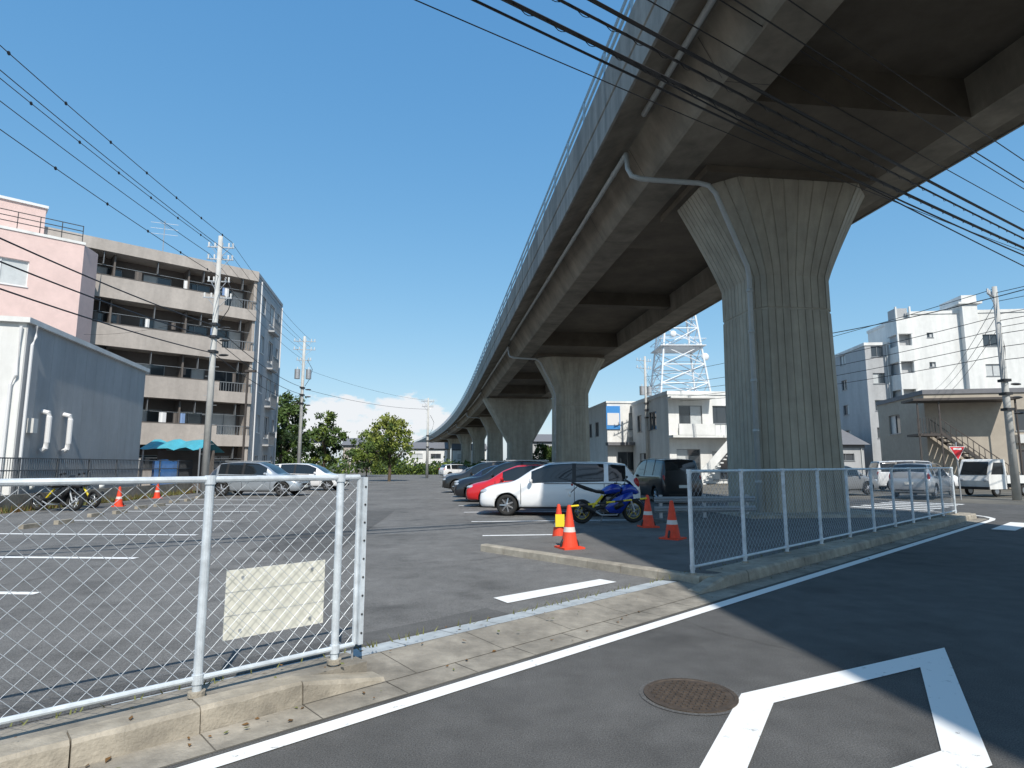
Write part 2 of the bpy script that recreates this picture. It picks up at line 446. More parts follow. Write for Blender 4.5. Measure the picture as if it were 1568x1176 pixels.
# ------------------------------------------------------------------ viaduct
via=empty('elevated_road_viaduct')
def ctr(k):
    off=0 if k<70 else -.0003*(k-70)**2
    return RX*(9.9+off)+AX*k
def cdir(k): return (ctr(k+.5)-ctr(k-.5)).normalized()
def pos(k,o,z):
    d=cdir(k);r=Vector((d.y,-d.x,0));p=ctr(k)+r*o;return (p.x,p.y,z)
ks=[-45]+list(range(-40,70,8))+list(range(70,340,10))
def sweep(mb,sec,ks_,k):
    mb.grid([[pos(q,o,z) for o,z in sec] for q in ks_],k,cap=True)
b=MB('deck_slab',via)
sweep(b,[(-5.4,10.5),(-5.4,11.25),(5.4,11.25),(5.4,10.5),(4.4,10.8),(-4.4,10.8)],ks,'conc');b.done()
b=MB('edge_girders',via)
for sg in(1,-1):
    sweep(b,[(sg*4.38,10.83),(sg*3.85,9.86),(sg*3.79,9.8),(sg*2.75,9.8),(sg*2.65,10.83)],ks,'conc')
b.done()
b=MB('parapets',via)
for sg in(1,-1):
    sweep(b,[(sg*5.45,10.46),(sg*5.45,11.2),(sg*5.40,11.23),(sg*5.40,11.28),(sg*5.45,11.31),(sg*5.45,12.3),(sg*5.2,12.3),(sg*5.15,11.26),(sg*5.38,11.26),(sg*5.38,10.46)],ks,'parap')
b.done()
b=MB('construction_joints',via)
kk=-38
while kk<200:
    b.face([pos(kk-.012,-5.455,10.5),pos(kk+.012,-5.455,10.5),pos(kk+.012,-5.455,12.3),pos(kk-.012,-5.455,12.3)],'dark')
    a=kk+1.3
    b.face([pos(a-.01,-3.858,9.865),pos(a+.01,-3.858,9.865),pos(a+.01,-4.39,10.83),pos(a-.01,-4.39,10.83)],'joint')
    b.face([pos(a-.01,-3.79,9.796),pos(a+.01,-3.79,9.796),pos(a+.01,-2.75,9.796),pos(a-.01,-2.75,9.796)],'joint')
    kk+=4.83
b.done()
piers=[-12,17,46,75,104,133,162,191,220,249,278,307]
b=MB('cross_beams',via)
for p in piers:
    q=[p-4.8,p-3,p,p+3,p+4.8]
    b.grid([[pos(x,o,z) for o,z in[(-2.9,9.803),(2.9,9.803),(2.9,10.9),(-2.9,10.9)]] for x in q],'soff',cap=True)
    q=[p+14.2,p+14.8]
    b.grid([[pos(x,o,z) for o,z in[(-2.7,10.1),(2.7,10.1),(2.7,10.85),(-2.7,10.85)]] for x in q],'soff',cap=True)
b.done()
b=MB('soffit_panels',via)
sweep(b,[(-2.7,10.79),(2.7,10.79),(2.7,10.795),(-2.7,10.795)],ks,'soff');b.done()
b=MB('handrail',via)
for z in(12.6,12.95):
    b.path([pos(q,-5.42,z) for q in ks],.045,6,'bluerail')
kk=-40
while kk<260:
    b.tube(pos(kk,-5.42,12.28),pos(kk,-5.42,12.97),.045,n=6,k='bluerail')
    kk+=2.4
b.done()
def section(a,bb,c,z,nr=8,gr=.022):
    cor=[(a-c,-bb),(a,-bb+c),(a,bb-c),(a-c,bb),(-a+c,bb),(-a,bb-c),(-a,-bb+c),(-a+c,-bb)]
    cnt=[3,nr,3,nr,3,nr,3,nr]
    out=[]
    for i in range(8):
        p=Vector(cor[i]);q=Vector(cor[(i+1)%8]);n=cnt[i];d=(q-p);nn=Vector((d.y,-d.x)).normalized()
        for j in range(n):
            for t,dp in((j/n+.01/n,0),((j+.86)/n,0),((j+.90)/n,gr),((j+.96)/n,gr)):
                r=p+d*t-nn*dp;out.append((r.x,r.y,z))
    return out
PS=.28
def pier(k,wide=False):
    P=MB('pier',via)
    c=ctr(k)+RX*PS;d=cdir(k)
    P.M=frame((c.x,c.y),(d.y,-d.x))
    a0,b0,c0=1.26,1.2,.36
    N=9
    if not wide:
        rings=[section(a0*1.06,b0*1.06,c0,0),section(a0*1.05,b0*1.05,c0,.05),section(a0*1.0,b0,c0,5.9)]
        rings+=[section(a0-.02,b0-.02,c0,5.92,gr=.0),section(a0-.02,b0-.02,c0,5.96,gr=.0),section(a0,b0,c0,5.98),section(a0,b0,c0,6.9)]
        top=2.65
        for i in range(1,N+1):
            t=i/N;f=t**1.12
            rings.append(section(a0+(top-a0)*f,b0+.45*t,c0+.45*t,6.9+(9.62-6.9)*t))
    else:
        a0=1.5;top=3.6
        rings=[section(a0,b0,c0,0),section(a0,b0,c0,4.2)]
        for i in range(1,N+1):
            t=i/N;rings.append(section(a0+(4.6-a0)*t,b0+.2*t,c0,4.2+(9.62-4.2)*t))
    P.grid(rings,'pier',cap=True)
    tp=top+.03 if not wide else 3.75
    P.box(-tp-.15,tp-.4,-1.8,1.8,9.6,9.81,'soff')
    P.done()
    D=MB('drain_pipe',via,smooth=True);D.M=P.M
    if not wide:
        x=-1.38
        D.path([(-4.95,-1.2,10.3),(-4.93,-1.22,9.85),(-4.85,-1.3,9.6),(-4.6,-1.35,9.5),(-4.2,-1.38,9.47),(-2.95,-1.5,9.4),(-2.72,-1.62,9.28),(-2.55,-1.66,9.05),(-1.52,-1.28,7.1),(x-.03,-1.16,6.8),(x,-1.1,6.5),(x-.05,-1.12,.1)],.07,12,'pvc')
        for z in (1,2.4,3.8,5.2,6.4): D.path([(x-.01-.04*(1-z/6.5),-1.11,z),(x-.01-.04*(1-z/6.5),-1.11,z+.08)],.09,10,'pvc')
    D.done()
for p in piers: pier(p,wide=(p==75))
D=MB('drain_pipe',via,smooth=True)
for p in piers[:7]:
    D.path([pos(q,-4.67,10.3+.3*((q-(p-1.2))/27.5)) for q in [p-1.2+i*2.75 for i in range(11)]],.075,8,'pvc')
    for q in range(10):
        x=p+q*2.75
        D.tube(pos(x,-4.67,10.3+.3*((x-(p-1.2))/27.5)),pos(x,-4.45,10.85),.02,n=5,k='dark')
        D.path([pos(x,-4.67,10.3+.3*((x-(p-1.2))/27.5)),pos(x+.1,-4.67,10.3+.3*((x+.1-(p-1.2))/27.5))],.092,8,'pvc')
D.done()
pl=MB('pier_plinth',via);c=ctr(17)+RX*PS;pl.M=frame((c.x,c.y),(.9925,.1219))
pl.grid([[(sx*(a),sy*bq,z) for sx,sy in((-1,-1),(1,-1),(1,1),(-1,1))] for a,bq,z in((2.1,1.9,.1),(2.05,1.85,.20),(1.45,1.35,.22))],'kerb',cap=True);pl.done()

# ------------------------------------------------------------------ cars
def car(name,loc,az,col,kind='wagon',metal=0.,low=.27):
    e=empty(name,loc,math.pi/2-R(az))
    H={'wagon':1.58,'hatch':1.5,'mini':1.75,'sedan':1.42,'suv':1.64}[kind]
    if kind=='wagon':
        L2=2.38;W=.87;cowl=1.32;mid=.80;roof=.28;rend=-1.95;bp=(-.42,-.50);cp=(-1.34,-1.44);hood=.98
    elif kind=='suv':
        L2=2.32;W=.91;cowl=1.12;mid=.66;roof=.2;rend=-1.70;bp=(-.45,-.53);cp=(-1.24,-1.34);hood=1.02
    elif kind=='hatch':
        L2=2.05;W=.84;cowl=1.18;mid=.70;roof=.22;rend=-1.5;bp=(-.35,-.43);cp=(-1.05,-1.17);hood=.95
    elif kind=='mini':
        L2=2.25;W=.85;cowl=1.5;mid=1.05;roof=.65;rend=-2.0;bp=(-.1,-.18);cp=(-1.1,-1.18);hood=1.05
    else:
        L2=2.3;W=.87;cowl=1.05;mid=.6;roof=.15;rend=-1.0;bp=(-.35,-.43);cp=(-.80,-.86);hood=.93
    belt=hood-.03
    WR=W*.75
    paint=carpaint(name+'_paint',col,[cowl-.22,(bp[0]+bp[1])/2,cp[0]+.02],belt,metal,low)
    S=[]
    S.append((L2,.34,.54,.64,W*.72,W*.68,W*.56))
    S.append((L2-.07,.23,.62,.75,W*.87,W*.83,W*.68))
    S.append((L2-.28,.21,.70,hood-.12,W*.965,W*.92,W*.78))
    S.append((L2-.62,.20,.80,hood-.04,W*.99,W*.95,W*.80))
    S.append((cowl,.20,belt-.05,hood+.01,W,W*.955,W*.80))
    S.append((mid,.20,belt-.02,hood+(H-hood)*.60,W,W*.96,W*.79))
    S.append((roof,.20,belt,H-.04,W,W*.96,WR))
    S.append((bp[0],.20,belt+.01,H,W,W*.96,WR));S.append((bp[1],.20,belt+.01,H,W,W*.96,WR))
    S.append((cp[0],.20,belt+.03,H-.02,W,W*.96,WR))
    S.append((cp[1],.20,belt+.035,H-.03,W,W*.96,WR))
    S.append((rend,.21,belt+.04,H-.07 if kind!='sedan' else H-.04,W*.99,W*.95,WR*.97))
    tl=-L2
    if kind=='sedan':
        S.append((-1.55,.22,belt+.03,1.06,W*.98,W*.93,W*.75));S.append((tl+.1,.24,.9,1.03,W*.93,W*.88,W*.72));S.append((tl,.36,.75,.88,W*.8,W*.76,W*.6))
    else:
        xx=rend-(rend-tl)*.6
        S.append((xx,.22,belt,hood+(H-hood)*.30,W*.97,W*.94,WR*1.03))
        S.append((tl+.06,.25,belt-.12,belt+.02,W*.93,W*.90,W*.78))
        S.append((tl,.38,.62,.80,W*.84,W*.82,W*.70))
    rings=[]
    for x,zb,zl,zr,w,wb,wr in S:
        half=[(0,zb),(w*.86,zb),(w*.97,zb+.09),(w*1.0,zb+(zl-zb)*.55),(wb*1.01,zl-.03),(wb*.985,zl+.01),(wr,zr-.035),(wr*.86,zr-.0),(0,zr+.025)]
        rings.append([(x,y,z) for y,z in half]+[(x,-y,z) for y,z in half[-2:0:-1]])
    n=len(rings[0]);vs=[p for r in rings for p in r];fs=[];mi=[];ns=len(S)
    def cls(i,j):
        jj=j if j<8 else 15-j
        if jj==5:
            if i in(5,6,8): return 1
            if i==7: return 2
            if i==10: return 1
            if i==9: return 2 if kind in('mini','suv') else 0
        if jj==7:
            if i in(4,5): return 1
            if i==11: return 1
        if jj==6 and i==11 and kind!='sedan': return 1
        return 0
    for i in range(ns-1):
        for j in range(n):
            j2=(j+1)%n
            fs.append([i*n+j,i*n+j2,(i+1)*n+j2,(i+1)*n+j]);mi.append(cls(i,j))
    fs.append([j for j in range(n)][::-1]);mi.append(0)
    fs.append([(ns-1)*n+j for j in range(n)]);mi.append(0)
    me=bpy.data.meshes.new('body');me.from_pydata(vs,[],fs)
    me.materials.append(paint);me.materials.append(M['cglass']);me.materials.append(M['black'])
    me.polygons.foreach_set('material_index',mi);me.update()
    bm=bmesh.new();bm.from_mesh(me);bmesh.ops.recalc_face_normals(bm,faces=bm.faces)
    cl=bm.edges.layers.float.new('crease_edge');cv=bm.verts.layers.float.new('crease_vert')
    for ed in bm.edges:
        mm={f.material_index for f in ed.link_faces}
        if len(mm)>1:
            ed[cl]=.9
            for v in ed.verts: v[cv]=.55
    for f in bm.faces: f.smooth=True
    bm.to_mesh(me);bm.free()
    o=bpy.data.objects.new('body',me);scene.collection.objects.link(o)
    ss=o.modifiers.new('s','SUBSURF');ss.levels=2;ss.render_levels=2
    wx=(L2-.86,-L2+.84);wr_=.315 if kind!='suv' else .345
    cut=MB('cut')
    for x in wx:
        for sg in(1,-1):
            cut.tube((x,sg*.55,wr_+.0),(x,sg*1.2,wr_),wr_+.05,n=36,k='black')
    co=cut.done()
    bo=o.modifiers.new('b','BOOLEAN');bo.operation='DIFFERENCE';bo.object=co;bo.solver='EXACT'
    dg=bpy.context.evaluated_depsgraph_get();dg.update()
    nm=bpy.data.meshes.new_from_object(o.evaluated_get(dg))
    o.modifiers.clear();o.data=nm;bpy.data.objects.remove(co)
    o.parent=e
    w=MB('wheels',e)
    for x in wx:
        for sg in(1,-1):
            y=sg*(W-.12)
            w.torus((x,y,wr_),wr_-.07,.07,'tyre',n=28,m=10)
            w.tube((x,y-sg*.08,wr_),(x,y+sg*.03,wr_),wr_-.10,n=28,k='dark')
            for q in range(7):
                a=2*math.pi*q/7
                w.tube((x,y+sg*.055,wr_),(x+math.cos(a)*(wr_-.10),y+sg*.045,wr_+math.sin(a)*(wr_-.10)),.034,.022,n=5,k='alloy')
            w.torus((x,y+sg*.04,wr_),wr_-.105,.018,'alloy',n=24,m=6)
            w.tube((x,y+sg*.04,wr_),(x,y+sg*.068,wr_),.055,n=12,k='alloy')
    w.done()
    d=MB('trim',e)
    for sg in(1,-1):
        d.ell((L2-.24,sg*W*.71,.70),(.20,.13,.075),'lamp')
        d.ell((L2-.12,sg*W*.66,.38),(.05,.08,.045),'lamp')
        if kind in('mini','wagon') : d.ell((-L2+.14,sg*W*.84,.95),(.09,.07,.17),'tail')
        else: d.ell((-L2+.14,sg*W*.79,.82),(.11,.11,.09),'tail')
        d.ell((mid+.0,sg*(W+.08),belt+.07),(.06,.10,.07),paint)
        d.box(cowl-.9,cp[1]-.3,sg*W*.965-.006,sg*W*.965+.008,belt-.012,belt+.006,'black')
        for hx in(bp[1]+.20,cp[0]+.22): d.box(hx-.09,hx+.09,sg*(W*.985)-.012,sg*(W*.985)+.025,belt-.17,belt-.14,paint)
        if kind=='suv': d.box(-1.5,.2,sg*W*.68-.02,sg*W*.68+.02,H+.01,H+.045,'steel')
    d.box(L2-.10,L2+.004,-.44,.44,.52,.61,'black')
    d.box(L2-.12,L2-.0,-.55,.55,.28,.42,'black')
    d.box(L2-.02,L2+.02,-.165,.165,.40,.51,'plate')
    d.box(-L2-.02,-L2+.02,-.165,.165,.62,.73,'plate')
    d.box(-L2+.06,-L2+.01,-.55,.55,.34,.40,'black')
    d.done()
    return e
car('white_station_wagon',(1.45,18.75,.02),277,(.80,.80,.80),'wagon')
car('red_hatchback_car',(.45,22.3,.02),277,(.55,.012,.015),'hatch')
car('black_parked_car',(.0,25.4,.02),277,(.015,.015,.018),'suv')
car('dark_blue_parked_car',(-.6,28.8,.02),277,(.015,.02,.05),'hatch')
car('black_parked_car',(-1.4,33.5,.02),277,(.02,.02,.02),'suv')
car('grey_parked_car',(-2.6,44.0,.02),277,(.15,.15,.16),'sedan')
car('black_minivan',(6.2,25.5,.02),353,(.012,.012,.014),'mini')
car('silver_parked_suv',(-12.4,30.3,.02),93,(.42,.46,.50),'suv',.5)
car('white_parked_car',(-12.2,36.6,.02),93,(.7,.7,.7),'wagon')
car('silver_parked_car',(19.4,29.0,.02),47,(.45,.47,.5),'wagon',.5)
car('white_parked_car',(-6.5,75.0,.02),60,(.7,.7,.7),'wagon')
car('white_parked_car',(23.5,36.0,.02),100,(.7,.7,.7),'mini')
car('grey_parked_car',(16.6,31.5,.02),75,(.2,.21,.22),'hatch')

t=empty('white_light_truck',(24.0,30.5,.0),math.pi/2-R(250))
b=MB('cab',t)
prof=[(1.62,.35),(1.66,.75),(1.60,1.0),(1.28,1.72),(1.15,1.78),(.45,1.78),(.38,1.7),(.38,.35)]
b.grid([[(x,y,z) for x,z in prof] for y in(-.72,.72)],'wwall',cap=True)
b.face([(1.608,-.62,1.03),(1.608,.62,1.03),(1.32,.58,1.66),(1.32,-.58,1.66)],'cglass')
for sg in(1,-1): b.face([(1.45,sg*.724,1.05),(.55,sg*.724,1.05),(.55,sg*.724,1.62),(1.22,sg*.724,1.62)],'cglass');b.ell((1.64,sg*.55,.78),(.04,.12,.08),'lamp')
b.box(1.60,1.70,-.72,.72,.33,.46,'black');b.done()
b=MB('cargo_bed',t);b.box(-1.65,.33,-.72,.72,.62,.70,'wwall')
for y in(-.72,.68): b.box(-1.65,.33,y,y+.04,.70,1.0,'wwall')
b.box(-1.65,-1.61,-.68,.68,.70,1.0,'wwall');b.box(.29,.33,-.68,.68,.70,1.45,'wwall');b.box(-1.5,1.2,-.35,.35,.4,.6,'black');b.done()
b=MB('wheels',t)
for x in(1.05,-.95):
    for sg in(1,-1):
        b.torus((x,sg*.62,.27),.20,.07,'tyre');b.tube((x,sg*.55,.27),(x,sg*.67,.27),.16,n=16,k='alloy')
b.done()

def motorbike(name,loc,az,paint,acc):
    e=empty(name,loc,math.pi/2-R(az))
    w=MB('wheels',e)
    for x in(.70,-.68):
        w.torus((x,0,.31),.25,.055,'tyre',n=32,m=10)
        w.torus((x,0,.31),.20,.014,acc,n=32,m=6)
        for q in range(5):
            a=2*math.pi*q/5+.3
            w.tube((x,0,.31),(x+.2*math.cos(a),0,.31+.2*math.sin(a)),.018,.012,n=5,k=acc)
        w.tube((x,-.06,.31),(x,.06,.31),.04,n=12,k='steel')
        for sg in(1,-1): w.torus((x,sg*.07,.31),.13,.009,'steel',n=24,m=4)
    w.done()
    f=MB('frame_and_engine',e)
    for sg in(1,-1):
        f.tube((.70,sg*.10,.31),(.45,sg*.10,.96),.026,.03,n=10,k='steel')
        f.tube((-.68,sg*.09,.31),(-.10,sg*.10,.42),.03,.04,n=8,k='black')
        f.tube((.36,sg*.09,.86),(-.08,sg*.14,.50),.03,n=8,k='black')
        f.tube((-.1,sg*.1,.75),(-.72,sg*.07,.92),.018,n=8,k='black')
        f.tube((.42,sg*.08,.98),(.36,sg*.34,1.0),.014,n=8,k='black');f.tube((.37,sg*.26,1.0),(.345,sg*.38,1.0),.02,n=8,k='tyre')
        f.tube((.36,sg*.30,1.0),(.42,sg*.33,1.16),.007,n=6,k='black');f.ell((.42,sg*.34,1.18),(.02,.06,.035),'black')
    f.box(-.14,.24,-.15,.15,.28,.52,'dark');f.grid([[(x,y,z) for x,y in((.02,-.12),(.26,-.12),(.26,.12),(.02,.12))] for z in(.50,.66)],'steel',cap=True)
    for i in range(5): f.box(.0,.28,-.14,.14,.52+i*.03,.53+i*.03,'dark')
    f.tube((.0,-.12,.40),(.0,-.19,.40),.10,n=16,k='steel');f.tube((-.0,.12,.40),(.0,.19,.40),.09,n=16,k='steel')
    f.path([(.26,-.1,.5),(.33,-.12,.36),(.2,-.13,.22),(-.2,-.14,.22),(-.42,-.16,.34)],.024,8,'steel')
    f.tube((-.38,-.17,.32),(-.80,-.19,.52),.055,.06,n=14,k='dark')
    f.tube((-.12,0,.7),(-.42,0,.38),.035,n=8,k='yellow');f.done()
    b=MB('bodywork',e,smooth=True)
    def loft(st,k):
        b.grid([[(x,hw*math.copysign(abs(math.cos(a))**.75,math.cos(a)),zc+hh*math.copysign(abs(math.sin(a))**.75,math.sin(a))) for a in [2*math.pi*i/14 for i in range(14)]] for x,zc,hw,hh in st],k,cap=True)
    loft([(.38,.84,.07,.06),(.30,.87,.14,.12),(.12,.87,.17,.13),(-.06,.82,.13,.09),(-.16,.78,.09,.05)],paint)
    loft([(.86,.78,.02,.03),(.76,.82,.11,.10),(.60,.87,.16,.13),(.45,.86,.17,.13),(.38,.82,.15,.10)],paint)
    loft([(-.40,.84,.11,.045),(-.60,.90,.10,.05),(-.80,.98,.07,.04),(-.95,1.05,.03,.015)],'black')
    loft([(-.10,.79,.11,.05),(-.28,.80,.14,.04),(-.42,.85,.12,.04)],'black')
    for sg in(1,-1):
        pts=[(.62,.80),(.42,.76),(.10,.62),(-.12,.40),(.0,.28),(.30,.26),(.48,.50),(.64,.64)]
        b.grid([[(x,sg*y,z) for x,z in pts] for y in(.165,.195)],paint,cap=True)
        pts=[(.30,.58),(.10,.44),(.16,.34),(.40,.46)]
        b.grid([[(x,sg*y,z) for x,z in pts] for y in(.198,.202)],'black',cap=True)
    loft([(.72,.93,.05,.01),(.60,1.03,.11,.03),(.50,1.10,.10,.02)],'cglass')
    for i in range(7):
        a0=R(20+i*18);a1=R(38+i*18)
        b.face([(.70+.33*math.cos(a0),-.06,.31+.33*math.sin(a0)),(.70+.33*math.cos(a1),-.06,.31+.33*math.sin(a1)),(.70+.33*math.cos(a1),.06,.31+.33*math.sin(a1)),(.70+.33*math.cos(a0),.06,.31+.33*math.sin(a0))],paint)
    b.ell((-.93,0,.98),(.03,.06,.03),'tail')
    b.box(-1.0,-.985,-.09,.09,.68,.80,'plate');b.tube((-.80,0,.93),(-.99,0,.76),.012,n=5,k='black')
    b.done()
    s=MB('side_stand',e);s.tube((-.05,.1,.28),(-.1,.28,.01),.014,n=6,k='steel');s.done()
    return e
motorbike('blue_motorcycle',(2.45,15.9,.02),80,'bikeblue','goldrim')
motorbike('black_motorcycle',(-14.9,20.2,.02),100,'black','steel')
motorbike('black_motorcycle',(-15.1,21.6,.02),290,'dark','steel')

def cone(loc,h=.70,sign=False):
    b=MB('traffic_cone',None)
    b.M=Matrix.Translation(loc)@Matrix.Rotation(random.random(),4,'Z')
    b.box(-.19,.19,-.19,.19,0,.03,'cone' if not sign else 'black')
    prof=[(.145,.03,'cone'),(.115,.2,'cone'),(.103,.27,'conew'),(.088,.35,'cone'),(.055,.56,'cone'),(.035,.68,'cone'),(.03,.70,'cone')]
    for i in range(len(prof)-1):
        b.tube((0,0,prof[i][1]),(0,0,prof[i+1][1]),prof[i][0],prof[i+1][0],n=20,k=prof[i][2],cap=False)
    b.tube((0,0,.68),(0,0,.71),.03,.022,n=12,k='cone')
    if not sign: b.torus((0,0,.035),.16,.02,'black')
    else: b.box(-.09,.09,-.13,-.12,.28,.52,'yellow')
    b.done()
cone((.96,10.4,.125));cone((.93,12.3,.02),sign=True);cone((3.05,13.9,.125));cone((3.02,11.7,.125))
cone((-14.2,22.3,.02));cone((-16.0,27.8,.02))
b=MB('cone_bar');p0=Vector((.93,12.3,.66));p1=Vector((3.05,13.9,.76))
for i in range(10):
    b.tube(p0+(p1-p0)*i/10,p0+(p1-p0)*(i+1)/10,.02,n=8,k='yellow' if i%2 else 'black')
b.done()
b=MB('guard_rail');b.M=frame((3.9,16.2),(.99,.13))
for x in(0,1.2,2.4): b.tube((x,0,.0),(x,0,.72),.05,n=10,k='steel')
for z in(.35,.6):
    b.grid([[(x,-.06,z-.08),(x,-.10,z-.03),(x,-.07,z),(x,-.10,z+.03),(x,-.06,z+.08),(x,-.05,z)] for x in(-.2,2.6)],'steel',cap=True)
b.done()

# ------------------------------------------------------------------ utility poles
def pole(name,x,y,h,arms=((11.6,1.8),(11.0,1.6)),az=90,trans=False,kind='polec',steps=True,r0=.17):
    e=empty(name)
    b=MB('mast',e,smooth=True);b.tube((x,y,-.1),(x,y,h),r0,r0*.58,n=16,k=kind);b.done()
    b=MB('fittings',e)
    d=Vector((math.sin(R(az)),math.cos(R(az)),0));nrm=Vector((-d.y,d.x,0));c=Vector((x,y,0))
    for z,w in arms:
        p=c+Vector((0,0,z))+nrm*.14
        b.tube(p-d*w/2,p+d*w/2,.04,n=4,k='steel')
        for q in(-.45,-.22,.05,.3,.45):
            a=p+d*w*q;b.tube(a,a+Vector((0,0,.22)),.03,.045,n=8,k='porc')
        b.tube(p-d*w*.35,c+Vector((0,0,z-.6)),.015,n=4,k='steel');b.tube(p+d*w*.35,c+Vector((0,0,z-.6)),.015,n=4,k='steel')
    if steps:
        for i in range(int((h-2)/.45)):
            sg=1 if i%2 else -1;z=2+i*.45
            b.tube((x,y,z),c+d*sg*.3+Vector((0,0,z)),.01,n=4,k='steel')
    if trans:
        for sg in(-1,1):
            a=c+d*sg*.45+Vector((0,0,h-3.6));b.tube(a,a+Vector((0,0,.8)),.22,n=16,k='steel');b.tube(a+Vector((0,0,.8)),a+Vector((0,0,1.0)),.03,n=6,k='porc')
    for z in(h-4.4,h-5.0,h-5.7):
        b.box(x-.16,x+.16,y-.2,y+.2,z,z+.12,'dark')
        b.ell((x+.5,y,z-.1),(.25,.06,.06),'black',8,6)
    b.path([c+d*.3+Vector((0,0,h-2)),c+d*.75+Vector((0,0,h-2.8)),c+d*.55+Vector((0,0,h-3.6)),c+d*.2+Vector((0,0,h-4.2))],.02,6,'cable')
    b.done()
pole('utility_pole',-14.0,28,12.4,((11.9,1.2),(11.3,1.2),(10.2,1.0),(9.4,1.3)),az=80)
pole('utility_pole',-17.4,50,12.2,((11.8,1.8),(11.1,1.8),(10.2,1.2)),az=80,trans=True)
pole('utility_pole',-9.7,70,9.2,((8.8,1.6),(8.2,1.4)),az=60)
pole('utility_pole',12.2,55,11.4,((11.0,1.8),(10.3,1.8)),az=60,trans=True)
pole('utility_pole',22.1,27,9.6,((9.2,1.4),),az=50)
pole('utility_pole',25.2,23.6,10.5,((10.1,1.8),(9.5,1.8)),az=148)
pole('utility_pole',-17.2,-3.6,10.5,((10.1,1.8),(9.5,1.8)),az=148)
pole('utility_pole',-11.8,-2,12.6,((12.2,1.8),),az=80)
pole('utility_pole',-29,70,11,((10.6,1.8),),az=80)
pole('utility_pole',48,70,10,((9.6,1.8),),az=80)
W=MB('overhead_cables',None)
def wpt(p0,p1,sag,t):
    p=p0.lerp(p1,t);p.z-=sag*4*t*(1-t);return p
def wire(p0,p1,sag,r=.012,marks=0,n=26,spiral=0):
    p0=Vector(p0);p1=Vector(p1)
    W.path([wpt(p0,p1,sag,i/n) for i in range(n+1)],r,5,'cable')
    for i in range(marks):
        t=(i+.5)/marks;W.ell(wpt(p0,p1,sag,t),(.035,.05,.06),'cable',6,4)
    if spiral:
        NN=int((p1-p0).length*14);pts=[]
        for i in range(NN+1):
            t=i/NN;a=i*.8;pts.append(wpt(p0,p1,sag,t)+Vector((-.4*math.cos(a),.8*math.cos(a),math.sin(a)))*spiral+Vector((0,0,-spiral*.6)))
        W.path(pts,.007,3,'cable')
for i,(dx,z,mk) in enumerate(((-.5,12.1,14),(.5,12.1,14),(-.5,11.5,0),(.5,11.5,0),(0,10.4,12))):
    wire((-12.3+dx,-2,z+.3),(-13.95+dx,28,z),.45,.013,mk)
    wire((-13.95+dx,28,z),(-17.4+dx,50,z-.2),.35,.01)
for z in (8.0,7.4,6.7):
    wire((-12.3,-2,z-.2),(-14,28,z),.6,.025)
    wire((-14,28,z),(-17.4,50,z-.1),.4,.018)
wire((-17.4,50,7.8),(-9.7,70,7.9),.4,.015);wire((-17.4,50,9.5),(-9.7,70,8.9),.4,.01)
wire((-17.4,50,7.4),(-29,70,7.9),.4,.015);wire((-14,28,8.6),(-24.8,34.5,9),.3,.008);wire((-14,28,8.2),(-18.3,43.5,9),.3,.008)
for z in(10.1,9.5,8): wire((12.2,55,z),(25,95,z),.4,.012)
for dx,z,zb,sag,r,sp_ in((0,8.2,8.1,.5,.034,.04),(.12,8.05,7.95,.45,.02,0),(0,8.85,8.5,.35,.034,0),(.15,8.75,8.4,.35,.024,.035),(-.6,10.1,9.9,.3,.013,0),(.1,10.3,10.0,.3,.013,0),(.7,10.2,10,.3,.013,0),(-.5,9.5,9.4,.3,.015,0),(.5,7.75,8.8,.6,.009,0),(.2,8.9,7.2,.3,.016,0)):
    wire((-17.2-dx*.5,-3.6+dx,z),(25.2-dx*.5,23.6+dx,zb),sag,r,n=40,spiral=sp_)
for z,zz in((9.5,8.9),(8.2,8.0),(7.6,7.4),(7.0,6.9),(6.4,6.6)):
    wire((12.2,55,zz+.6),(22.1,27,z),.5,.016)
    wire((22.1,27,z-.2),(25.2,4,z-.3),.4,.016)
for z in(8.9,8.3,7.7): wire((22.1,27,z),(25.2,23.6,z+.4),.05,.014);wire((22.1,27,z),(48,70,z+.8),.9,.013)
wire((13,33,8.0),(25.2,23.6,9.8),.4,.022);
W.done()

